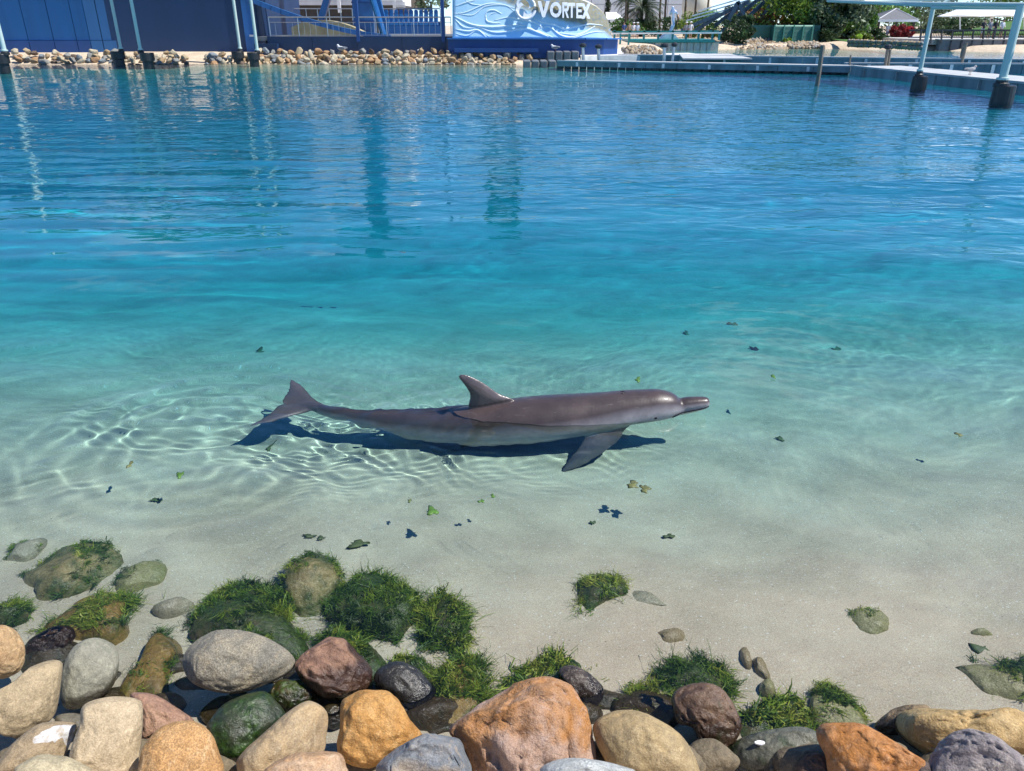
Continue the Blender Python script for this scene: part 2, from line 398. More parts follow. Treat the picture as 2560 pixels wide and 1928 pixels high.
pp_ = t.n('NewGeometry').outputs['Position']; sp_ = t.n('SeparateXYZ'); t.l(pp_, sp_.inputs[0])
mk = t.math('ADD', t.math('MULTIPLY', sp_.outputs[1], .075), t.math('MULTIPLY', sp_.outputs[0], .03))
mk = t.math('MULTIPLY', t.math('SUBTRACT', mk, .42), 1.0, True); mk = t.math('MINIMUM', mk, 1.0)
pm = t.math('MULTIPLY', mk, t.math('ADD', .55, t.noise(pp_, .25, 2)))
mpw = t.n('Mapping'); mpw.inputs['Scale'].default_value = (.7, 1.35, 1); t.l(pp_, mpw.inputs[0])
hw = t.math('ADD', t.noise(mpw.outputs[0], 2.3, 2, .5, .5), t.math('MULTIPLY', t.noise(mpw.outputs[0], 6, 2, .5), .2))
bw_ = t.n('Bump'); bw_.inputs['Distance'].default_value = .055; t.l(hw, bw_.inputs['Height']); t.l(t.math('MULTIPLY', pm, .9, True), bw_.inputs['Strength']); t.l(bw_.outputs[0], gl.inputs['Normal'])
t.l(gl.outputs[0], out.inputs['Surface']); t.l(va.outputs[0], out.inputs['Volume'])
# quads for surface and skirt, the underside as degenerate-free triangles padded into a second call
water = link_mesh('water', Vw, np.concatenate([F, Fs, np.stack([np.full(npz // 2, n0 + npz), n0 + (2 * np.arange(npz // 2) + 2) % npz, n0 + 2 * np.arange(npz // 2) + 1, n0 + 2 * np.arange(npz // 2)], -1)]), t.m, None, True, (0, 0, 0))
tag(water, kind='structure'); water.cycles.is_caustics_caster = True

# ---------------------------------------------------------------- stones
def smooth_poly(pts, n=160):
    p = np.array(pts, float); m = len(p); o = []
    for i in range(m):
        p0, p1, p2, p3 = p[i - 1], p[i], p[(i + 1) % m], p[(i + 2) % m]
        for u in np.linspace(0, 1, max(3, n // m), endpoint=False):
            o.append(.5 * ((2 * p1) + (-p0 + p2) * u + (2 * p0 - 5 * p1 + 4 * p2 - p3) * u * u + (-p0 + 3 * p1 - 3 * p2 + p3) * u ** 3))
    return np.array(o)
def polar(ab):
    th = np.arctan2(ab[:, 1], ab[:, 0]); r = np.hypot(ab[:, 0], ab[:, 1]); i = np.argsort(th); th = th[i]; r = r[i]
    th = np.concatenate([th[-8:] - 2 * pi, th, th[:8] + 2 * pi]); r = np.concatenate([r[-8:], r, r[:8]])
    return th, r
def shape_dirs(sub, seed, facets, rough_amp, flat=.62):
    D, Fc = ico(sub); D = D.copy(); rg = np.random.default_rng(seed)
    U = D.copy()
    for _ in range(facets):
        n = rg.normal(size=3); n[2] = abs(n[2]) * 1.1; n /= np.linalg.norm(n); d = rg.uniform(flat, .9)
        U = U - np.maximum(0, U @ n - d)[:, None] * n * .92
    return D, U, Fc
def boulder(name, pts, zc, label, mt, thick=.72, facets=3, rough=.05, seed=None, sub=5, cat='boulder', group=None, flat=.7, boxy=.85):
    seed = seed if seed is not None else int(abs(pts[0][0] * 13 + pts[0][1] * 7)) % 9999
    poly = smooth_poly(pts); c = np.array([(poly[:, 0].min() + poly[:, 0].max()) / 2, (poly[:, 1].min() + poly[:, 1].max()) / 2])
    C = G(c[0], c[1], zc); o = Vector((0, 0, CH)); n = (o - C).normalized()
    e1 = Vector((0, 0, 1)).cross(n).normalized(); e2 = n.cross(e1)
    ab = []
    for x, y in poly:
        d = ray(x, y); tt = (C - o).dot(n) / d.dot(n); q = o + d * tt - C; ab.append((q.dot(e1), q.dot(e2)))
    ab = np.array(ab); th, r = polar(ab); R = float(np.sqrt(np.mean(r ** 2)))
    D, U, Fc = shape_dirs(sub, seed, facets, rough, flat)
    ang = np.arctan2(U[:, 1], U[:, 0]); s = np.hypot(U[:, 0], U[:, 1]); s = np.clip(s, 0, 1) ** boxy
    rr = np.interp(ang, th, r)
    q = fbm(D, 1.5, 5, seed % 97); q2 = fbm(D, 5.0, 4, seed % 89)
    dep = U[:, 2] * R * thick * (1 + q * rough * 1.5)
    s = s * (1 + q * rough * .45 + q2 * rough * .25)
    rg_ = 1 - np.abs(vnoise(D + .25 * fbm(D, 2.5, 2, seed % 71)[:, None], 3.2, seed % 61)); rg2 = 1 - np.abs(vnoise(D, 8.5, seed % 53))
    dep = dep + (q2 * rough * 1.0 - (rg_ ** 6) * rough * 1.1 - (rg2 ** 5) * rough * .4) * R * np.clip(U[:, 2] * 2, 0, 1)
    P = (rr * s * np.cos(ang))[:, None] * np.array(e1) + (rr * s * np.sin(ang))[:, None] * np.array(e2) + dep[:, None] * np.array(n)
    ob = link_mesh(name, P + np.array(C), Fc, mt, None, True, C)
    return tag(ob, label, cat, group)
def dome(name, pts, h, label, mt, facets=2, rough=.06, seed=1, sub=4, cat='rock', group=None, sink=.25, parent=None):
    poly = smooth_poly(pts); W = [uw(x, y, h * .35) for x, y in poly]; W = np.array([w[:] for w in W])
    c = (W[:, :2].min(0) + W[:, :2].max(0)) / 2; zb = float(bed(c[0], c[1])); h = min(h, max(.03, -zb - .035))
    th, r = polar(W[:, :2] - c); D, U, Fc = shape_dirs(sub, seed, facets, rough)
    ang = np.arctan2(U[:, 1], U[:, 0]); s = np.clip(np.hypot(U[:, 0], U[:, 1]), 0, 1) ** .85
    q = fbm(D, 1.7, 5, seed); q2 = fbm(D, 5.5, 3, seed + 3); rr = np.interp(ang, th, r) * s * (1 + q * rough + q2 * rough * .4)
    z = zb - h * sink + U[:, 2] * h * (1 + sink) * (1 + q * rough * 2 + q2 * rough)
    P = np.stack([c[0] + rr * np.cos(ang), c[1] + rr * np.sin(ang), z], -1)
    ob = link_mesh(name, P, Fc, mt, None, True, (c[0], c[1], zb))
    tag(ob, label, cat, group); ob_surf[ob.name] = P; return ob
ob_surf = {}

BOUL = [  # pixels of the outline, height of the centre, label, material key, shape
 ('A', Z7([(0,455),(40,462),(80,490),(105,540),(110,590),(95,640),(60,670),(0,690),(-60,640),(-70,530),(-40,470)]), .12, 'pale orange rounded boulder at the water edge, next to a wet brown stone', dict(c=((.50,.33,.17),(.36,.22,.11),(.60,.46,.28)), crag=.5), dict(facets=2, rough=.06)),
 ('B', Z7([(110,560),(150,510),(230,465),(300,470),(332,510),(325,560),(280,610),(200,640),(130,630),(105,590)]), -.05, 'wet dark brown stone half under water beside the grey egg-shaped boulder', dict(c=((.13,.07,.035),(.06,.035,.02),(.24,.12,.05)), wet=.8, crag=.5, rough=.4), dict(facets=3, rough=.07)),
 ('C', Z7([(400,510),(450,515),(500,545),(515,600),(505,680),(470,740),(400,790),(320,820),(270,800),(262,720),(275,630),(310,560),(350,525)]), .07, 'smooth grey-green egg-shaped boulder standing upright, its foot dark and wet', dict(c=((.30,.29,.22),(.22,.22,.17),(.40,.38,.30)), crag=.12, wetline=.06), dict(facets=1, rough=.03)),
 ('D', Z7([(0,710),(100,650),(210,610),(262,615),(268,660),(255,770),(225,860),(130,920),(50,950),(-30,950),(-80,850),(-60,760)]), 0.15, 'large smooth tan boulder with a pointed end above the stone with the white dropping', dict(c=((.46,.36,.22),(.36,.28,.17),(.55,.43,.27)), crag=.15), dict(facets=2, rough=.03)),
 ('E', Z7([(0,1030),(60,960),(150,890),(230,870),(320,875),(330,900),(290,1000),(260,1085),(0,1120),(-40,1085)]), 0.16, 'brown-grey boulder streaked with a white bird dropping', dict(c=((.38,.29,.18),(.28,.22,.14),(.46,.36,.24)), crag=.15, guano=True), dict(facets=2, rough=.03)),
 ('F', Z7([(60,1085),(110,1040),(190,1010),(280,1020),(350,1050),(400,1090),(330,1170),(120,1170)]), 0.24, 'pale buff rounded boulder below the stone with the white dropping', dict(c=((.50,.43,.28),(.40,.34,.22),(.58,.5,.34)), crag=.12), dict(facets=1, rough=.03)),
 ('G', Z7([(355,810),(420,775),(520,765),(590,775),(615,800),(615,900),(600,1010),(580,1100),(450,1140),(310,1100),(298,1020),(320,950),(345,880)]), 0.2, 'flat pale beige block-shaped boulder beside the stone with the white dropping', dict(c=((.54,.43,.28),(.44,.34,.21),(.62,.5,.34)), crag=.15), dict(facets=3, rough=.03, boxy=.7, thick=.6)),
 ('H', Z7([(565,760),(600,745),(680,760),(760,810),(840,870),(800,930),(700,960),(640,970),(605,950),(605,860),(580,790)]), .08, 'pinkish brown boulder wedged behind the grainy orange one', dict(c=((.36,.21,.14),(.22,.13,.11),(.46,.29,.19)), crag=.5, strata=2.5), dict(facets=3, rough=.05)),
 ('I', Z7([(780,870),(850,875),(910,920),(945,1000),(965,1085),(900,1150),(620,1150),(605,1040),(625,970),(690,900)]), 0.2, 'grainy orange-tan boulder with a small dark pit', dict(c=((.54,.31,.13),(.42,.24,.10),(.56,.41,.24)), crag=.25, speck=.6), dict(facets=1, rough=.03)),
 ('K', Z7([(765,590),(790,545),(850,500),(940,475),(1030,472),(1130,500),(1210,540),(1265,590),(1270,630),(1230,670),(1150,710),(1050,745),(960,750),(870,725),(800,680),(770,630)]), .12, 'large grey speckled oval boulder lying over a dark gap by the water', dict(c=((.285,.26,.20),(.20,.19,.16),(.38,.31,.20)), crag=.3, speck=.7, wetline=.05), dict(facets=2, rough=.03, thick=.5)),
 ('L', Z7([(1140,740),(1040,760),(960,800),(910,860),(890,900),(900,980),(950,1060),(1000,1085),(1060,1050),(1120,970),(1230,860),(1200,790)]), .03, 'wet dark green boulder under the large grey oval one', dict(c=((.07,.085,.05),(.035,.05,.03),(.13,.15,.08)), wet=.5, green=.6, crag=.2, rough=.4, speck=.6), dict(facets=1, rough=.03)),
 ('M', Z7([(1170,730),(1210,690),(1280,685),(1340,710),(1370,750),(1350,790),(1290,815),(1230,830),(1180,800),(1160,765)]), .0, 'small wet reddish stone with a bright green algae cap', dict(c=((.20,.09,.04),(.06,.04,.025),(.36,.16,.06)), wet=.4, green=.75, crag=.5, rough=.4), dict(facets=2, rough=.06)),
 ('N', Z7([(1290,600),(1370,535),(1430,505),(1490,515),(1540,550),(1590,600),(1610,650),(1590,720),(1500,790),(1420,780),(1330,720),(1280,650)]), .05, 'craggy purple-brown boulder, dry on top and glossy black where wet', dict(c=((.30,.17,.11),(.17,.10,.09),(.40,.24,.15)), crag=.8, wetline=.10), dict(facets=4, rough=.07)),
 ('O', Z7([(1640,640),(1720,610),(1800,640),(1860,700),(1885,750),(1870,810),(1800,860),(1720,810),(1650,740),(1615,690)]), -.02, 'glossy black wet egg-shaped stone behind the orange block', dict(c=((.07,.065,.055),(.04,.04,.04),(.11,.10,.08)), wet=.7, crag=.12, rough=.35, speck=.5), dict(facets=0, rough=.03)),
 ('P', Z7([(1320,785),(1380,800),(1415,840),(1410,920),(1395,1010),(1300,1060),(1200,1110),(1060,1140),(1015,1060),(1050,1000),(1130,930),(1230,840)]), 0.16, 'long beige boulder with a grey ridge leaning beside the dark green one', dict(c=((.47,.34,.19),(.36,.28,.19),(.50,.42,.29)), crag=.15), dict(facets=3, rough=.03)),
 ('Q', Z7([(1460,790),(1530,745),(1600,733),(1700,745),(1760,790),(1790,860),(1822,930),(1780,975),(1680,1030),(1600,1075),(1500,1060),(1440,1000),(1435,920)]), 0.17, 'bright orange blocky boulder with pitted faces', dict(c=((.58,.31,.10),(.46,.22,.06),(.62,.42,.2)), crag=.6), dict(facets=5, rough=.06, boxy=.75)),
 ('R', Z7([(1140,1085),(1220,1030),(1320,995),(1400,988),(1470,1010),(1492,1060),(1490,1110),(1300,1160),(1150,1140)]), 0.24, 'pink and orange veined boulder below the long beige one', dict(c=((.52,.32,.17),(.42,.28,.18),(.60,.44,.30)), crag=.4, strata=3.0), dict(facets=2, rough=.04)),
 ('S', Z7([(1620,1085),(1640,1040),(1720,980),(1840,925),(1980,928),(2015,950),(2030,1000),(2045,1085),(2000,1140),(1700,1150)]), 0.22, 'blue-grey flat-topped angular boulder with a tan broken side', dict(c=((.24,.26,.28),(.18,.20,.22),(.40,.31,.21)), crag=.5, strata=1.5), dict(facets=5, rough=.05, boxy=.7, flat=.55)),
 ('T', [(1123,1829),(1157,1792),(1204,1757),(1244,1731),(1285,1706),(1338,1693),(1390,1695),(1430,1717),(1459,1757),(1474,1792),(1483,1838),(1490,1896),(1485,1960),(1350,1990),(1220,1970),(1180,1920),(1160,1870)], 0.18, 'biggest orange and purple craggy boulder, rust-coloured along its edges', dict(c=((.46,.26,.14),(.52,.23,.06),(.42,.33,.29)), crag=1.0, strata=1.2), dict(facets=5, rough=.08)),
 ('U', Z8([(350,890),(400,840),(480,822),(560,830),(650,870),(720,920),(780,990),(808,1060),(800,1120),(600,1160),(430,1120),(400,1040),(370,980)]), .17, 'smooth olive-tan rounded boulder beside the biggest orange one', dict(c=((.44,.32,.16),(.34,.26,.15),(.52,.41,.24)), crag=.12), dict(facets=1, rough=.03)),
 ('V', Z8([(120,1085),(170,1045),(260,1028),(380,1040),(480,1065),(530,1090),(400,1140),(180,1140)]), 0.24, 'bluish white smooth boulder below the biggest orange one', dict(c=((.50,.52,.50),(.42,.44,.43),(.58,.6,.58)), crag=.12), dict(facets=1, rough=.03)),
 ('W', Z8([(690,760),(740,720),(820,705),(890,720),(940,770),(980,850),(990,900),(960,960),(890,1000),(820,980),(780,900),(720,880),(695,820)]), .05, 'brown wet boulder with a light dry patch and fringes of algae', dict(c=((.20,.12,.075),(.09,.05,.035),(.36,.24,.14)), wet=.25, green=.12, crag=.6, rough=.5, wetline=.07), dict(facets=1, rough=.05)),
 ('X', Z8([(880,1060),(930,980),(1020,930),(1150,900),(1260,895),(1330,930),(1340,1000),(1300,1080),(1150,1140),(950,1140)]), .0, 'broad wet grey-green slab of stone with a white shell chip', dict(c=((.20,.20,.15),(.11,.12,.09),(.28,.27,.20)), wet=.35, green=.25, crag=.2, rough=.5), dict(facets=2, rough=.03, thick=.5)),
 ('Y', Z8([(200,650),(260,630),(330,660),(390,720),(395,780),(360,840),(330,860),(270,800),(230,720)]), -.03, 'wet speckled brown-black stone behind the biggest orange boulder', dict(c=((.12,.09,.07),(.06,.05,.045),(.22,.17,.12)), wet=.5, crag=.3, rough=.4, speck=.8), dict(facets=1, rough=.04)),
 ('ZZ', Z8([(1320,900),(1360,878),(1480,875),(1560,900),(1640,950),(1720,1000),(1790,1050),(1760,1100),(1650,1140),(1400,1130),(1350,1010),(1315,940)]), 0.19, 'rust-orange wedge-shaped boulder leaning towards the water', dict(c=((.50,.21,.055),(.34,.15,.06),(.52,.33,.2)), crag=.4), dict(facets=3, rough=.05)),
 ('AA', Z8([(1620,870),(1660,820),(1760,808),(1900,820),(2050,820),(2140,810),(2212,830),(2280,880),(2280,1000),(2000,1030),(1830,1030),(1720,990),(1640,930)]), .12, 'long golden-tan boulder with cracks, behind the rust-orange wedge', dict(c=((.55,.38,.17),(.42,.28,.12),(.64,.49,.28)), crag=.6), dict(facets=4, rough=.06)),
 ('AB', Z8([(1790,1050),(1850,960),(1920,915),(1990,905),(2080,930),(2150,975),(2212,1030),(2240,1100),(2000,1170),(1780,1130)]), 0.24, 'purple-grey craggy boulder in front of the long golden one', dict(c=((.31,.27,.26),(.22,.20,.22),(.42,.37,.33)), crag=.9, strata=1.5), dict(facets=5, rough=.07)),
 ('AC', Z8([(1230,1060),(1270,1015),(1330,1010),(1380,1050),(1400,1110),(1300,1150),(1230,1120)]), .1, 'small dark brown stone tucked under the rust-orange wedge', dict(c=((.14,.085,.055),(.08,.05,.035),(.2,.13,.08)), crag=.5), dict(facets=2, rough=.05)),
 ('AD', Z8([(1565,890),(1640,820),(1720,798),(1800,805),(1790,860),(1680,930),(1600,930)]), .02, 'tan stone behind the long golden boulder, its shade put into a dull brown colour', dict(c=((.26,.19,.11),(.17,.12,.07),(.32,.24,.15)), crag=.4), dict(facets=2, rough=.05)),  # tan stone in shadow, the shade put into its base colour
 ('AE', Z7([(240,850),(290,835),(350,840),(380,870),(350,920),(290,930),(245,895)]), .03, 'small wet grey stone in the gap below the egg-shaped boulder', dict(c=((.20,.18,.13),(.12,.11,.08),(.28,.25,.18)), wet=.3, crag=.2), dict(facets=1, rough=.04)),
 ('AF', Z7([(1400,810),(1450,795),(1500,830),(1500,890),(1440,930),(1395,880)]), -.04, 'wet olive-brown stone in the gap left of the orange block', dict(c=((.15,.12,.06),(.08,.07,.04),(.22,.17,.08)), wet=.6, green=.3, crag=.3), dict(facets=1, rough=.04)),
 ('AG', Z8([(1730,1055),(1760,1040),(1800,1050),(1810,1100),(1770,1140),(1725,1110)]), .2, 'dark slate-brown stone wedged between the rust-orange and purple-grey boulders', dict(c=((.12,.09,.08),(.08,.06,.055),(.17,.13,.11)), crag=.5), dict(facets=2, rough=.05)),
 ('AH', Z8([(820,1045),(880,1015),(930,1040),(930,1110),(850,1140),(800,1110)]), .0, 'small wet dark olive stone between the tan and grey-green boulders', dict(c=((.09,.08,.05),(.05,.05,.03),(.14,.12,.07)), wet=.6, green=.3, crag=.4), dict(facets=1, rough=.04)),
]
for key, pts, zc, label, mk, sk in BOUL:
    mk = dict(mk); c = mk.pop('c'); gu = mk.pop('guano', None)
    if gu: mk['guano'] = ((.07, .025, .05), (0, 0, .8), (.062, .017, .2))
    boulder('boulder', pts, zc, label, rock_mat('stone_' + key.lower(), *c, **mk), sub=5, group='boulders along the near shore', **sk)
# hidden footing: stones below the visible ones, seen in the gaps
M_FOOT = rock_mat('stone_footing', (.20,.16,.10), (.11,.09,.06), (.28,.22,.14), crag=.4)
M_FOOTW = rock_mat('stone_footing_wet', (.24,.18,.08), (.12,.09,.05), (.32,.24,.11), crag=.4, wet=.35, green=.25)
fr = np.random.default_rng(4)
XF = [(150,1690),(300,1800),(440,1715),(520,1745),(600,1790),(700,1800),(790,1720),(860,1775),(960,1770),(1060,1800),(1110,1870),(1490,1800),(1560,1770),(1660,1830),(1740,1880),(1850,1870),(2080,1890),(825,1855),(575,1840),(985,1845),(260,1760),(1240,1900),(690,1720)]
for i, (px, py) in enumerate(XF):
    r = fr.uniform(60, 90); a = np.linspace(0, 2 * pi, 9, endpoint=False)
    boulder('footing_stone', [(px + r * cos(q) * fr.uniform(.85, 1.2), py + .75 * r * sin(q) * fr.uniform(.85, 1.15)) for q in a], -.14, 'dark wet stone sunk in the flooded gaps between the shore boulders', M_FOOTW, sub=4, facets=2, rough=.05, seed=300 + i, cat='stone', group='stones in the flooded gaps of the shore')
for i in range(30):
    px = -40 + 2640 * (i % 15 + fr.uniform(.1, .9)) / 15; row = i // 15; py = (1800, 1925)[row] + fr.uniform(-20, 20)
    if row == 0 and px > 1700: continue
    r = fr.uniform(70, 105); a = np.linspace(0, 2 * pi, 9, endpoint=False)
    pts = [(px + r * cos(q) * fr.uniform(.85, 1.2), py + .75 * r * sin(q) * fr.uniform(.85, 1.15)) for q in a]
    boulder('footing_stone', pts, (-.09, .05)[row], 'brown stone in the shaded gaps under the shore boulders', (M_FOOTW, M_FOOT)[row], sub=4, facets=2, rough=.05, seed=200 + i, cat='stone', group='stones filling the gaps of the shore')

# ---------------------------------------------------------------- rocks under water and their algae
def alg_mat():
    t = NT('green_algae'); pos = t.n('NewGeometry').outputs['Position']
    at_ = t.n('Attribute'); at_.attribute_name = 'tint'
    col = t.ramp(at_.outputs['Fac'], [(0.0, (.018, .038, .008)), (.3, (.045, .105, .012)), (.6, (.11, .205, .016)), (.82, (.24, .33, .025)), (1.0, (.42, .44, .07))])
    t.set(Base_Color=col, Roughness=.5)
    tr = t.n('BsdfTranslucent'); t.l(col, tr.inputs['Color']); mx = t.n('MixShader'); mx.inputs[0].default_value = .12
    out = [q for q in t.t.nodes if q.type == 'OUTPUT_MATERIAL'][0]
    t.l(t.b.outputs[0], mx.inputs[1]); t.l(tr.outputs[0], mx.inputs[2]); t.l(mx.outputs[0], out.inputs['Surface'])
    return t.m
M_ALG = alg_mat()
def algae(parent, P, n, length=.075, width=.0028, cover=.5, seed=0, flow=(-.1, .25, .05), zmin=None, tint=0.0, rim=False, name='algae'):
    rg = np.random.default_rng(seed + 500); c = P.mean(0); zlo, zhi = P[:, 2].min(), P[:, 2].max()
    up = P[P[:, 2] > (zlo + (zhi - zlo) * .35 if zmin is None else zmin)]
    mask = fbm(up - c, 9.0, 3, seed) ; thr = np.quantile(mask, 1 - cover); cand = up[mask >= thr]
    if rim:
        cand = cand[cand[:, 1] > np.quantile(cand[:, 1], .45)]
    nt_ = max(6, n // 16); tf = rg.integers(0, nt_, n); b = cand[rg.integers(0, len(cand), nt_)][tf] + rg.normal(0, .007, (n, 3)) * np.array([1, 1, .5])
    nrm = (b - c) * np.array([1, 1, 1.6]); nrm /= np.linalg.norm(nrm, axis=1)[:, None]
    fl = np.array(flow) + np.stack([vnoise(b * 7, 1, seed), vnoise(b * 7, 1, seed + 3), vnoise(b * 9, 1, seed + 5)], -1) * 1.3
    tg = fl - (fl * nrm).sum(1)[:, None] * nrm; tg /= np.linalg.norm(tg, axis=1)[:, None]
    d = tg + rg.normal(0, .75, (nt_, 3))[tf] + nrm * rg.uniform(-.05, .35, (n, 1)) + rg.normal(0, .16, (n, 3)); d /= np.linalg.norm(d, axis=1)[:, None]
    L = length * rg.gamma(5, .2, n) * rg.uniform(.35, .95, nt_)[tf]; seg = 3
    pts = [b]; cur = d
    for k in range(seg):
        cur = cur + rg.normal(0, .8, (nt_, 3))[tf] + rg.normal(0, .35, (n, 3)) + np.array([0, .04, .03 if k < 2 else -.09]); cur /= np.linalg.norm(cur, axis=1)[:, None]
        nx = pts[-1] + cur * (L / seg)[:, None]; nx[:, 2] = np.minimum(nx[:, 2], -.008); pts.append(nx)
    pts = np.stack(pts, 1)
    sd = np.cross(d, rg.normal(size=(n, 3))); sd /= np.linalg.norm(sd, axis=1)[:, None]
    w = (width * rg.uniform(.5, 1.4, n))[:, None] * np.array([1, 1.1, .9, .3])[None, :]
    A = pts + sd[:, None, :] * w[..., None] * .5; B = pts - sd[:, None, :] * w[..., None] * .5
    V = np.stack([A, B], 2).reshape(-1, 3); base = (np.arange(n) * 8)[:, None] + (np.arange(seg) * 2)[None, :]
    Fq = np.stack([base, base + 1, base + 3, base + 2], -1).reshape(-1, 4)
    o = link_mesh(name, V, Fq, M_ALG, parent, True); tag(o, kind='stuff')
    tv = np.clip(.40 + fbm(b - c, 9, 2, seed + 5) * .42 + rg.normal(0, .16, nt_)[tf] + rg.normal(0, .06, n) + tint + .06, 0, 1)
    tv = np.repeat(tv[:, None], 8, 1) + np.linspace(-.14, .2, 8)[None, :]
    at_ = o.data.attributes.new('tint', 'FLOAT', 'POINT'); at_.data.foreach_set('value', np.clip(tv, 0, 1).astype(np.float32).ravel())
    return o
M_SUB = rock_mat('submerged_stone', (.17,.14,.07), (.07,.07,.03), (.28,.24,.13), crag=.5, green=.75, sunk=True)
M_SUB2 = rock_mat('mottled_submerged_stone', (.46,.38,.18), (.22,.19,.07), (.58,.50,.28), crag=.6, green=.42, sunk=True)
M_SUBY = rock_mat('submerged_golden_stone', (.40,.26,.08), (.20,.13,.04), (.52,.37,.13), crag=.5, green=.3, sunk=True)
M_PALE = rock_mat('sand_dusted_stone', (.52,.46,.34), (.44,.40,.28), (.58,.51,.38), crag=.25, speck=.5, sunk=True)
M_PALEG = rock_mat('green_dusted_stone', (.44,.41,.22), (.34,.34,.13), (.52,.46,.30), crag=.3, speck=.5, sunk=True)
M_PALEB = rock_mat('brown_dusted_stone', (.46,.36,.22), (.36,.27,.14), (.52,.43,.29), crag=.3, speck=.5, sunk=True)
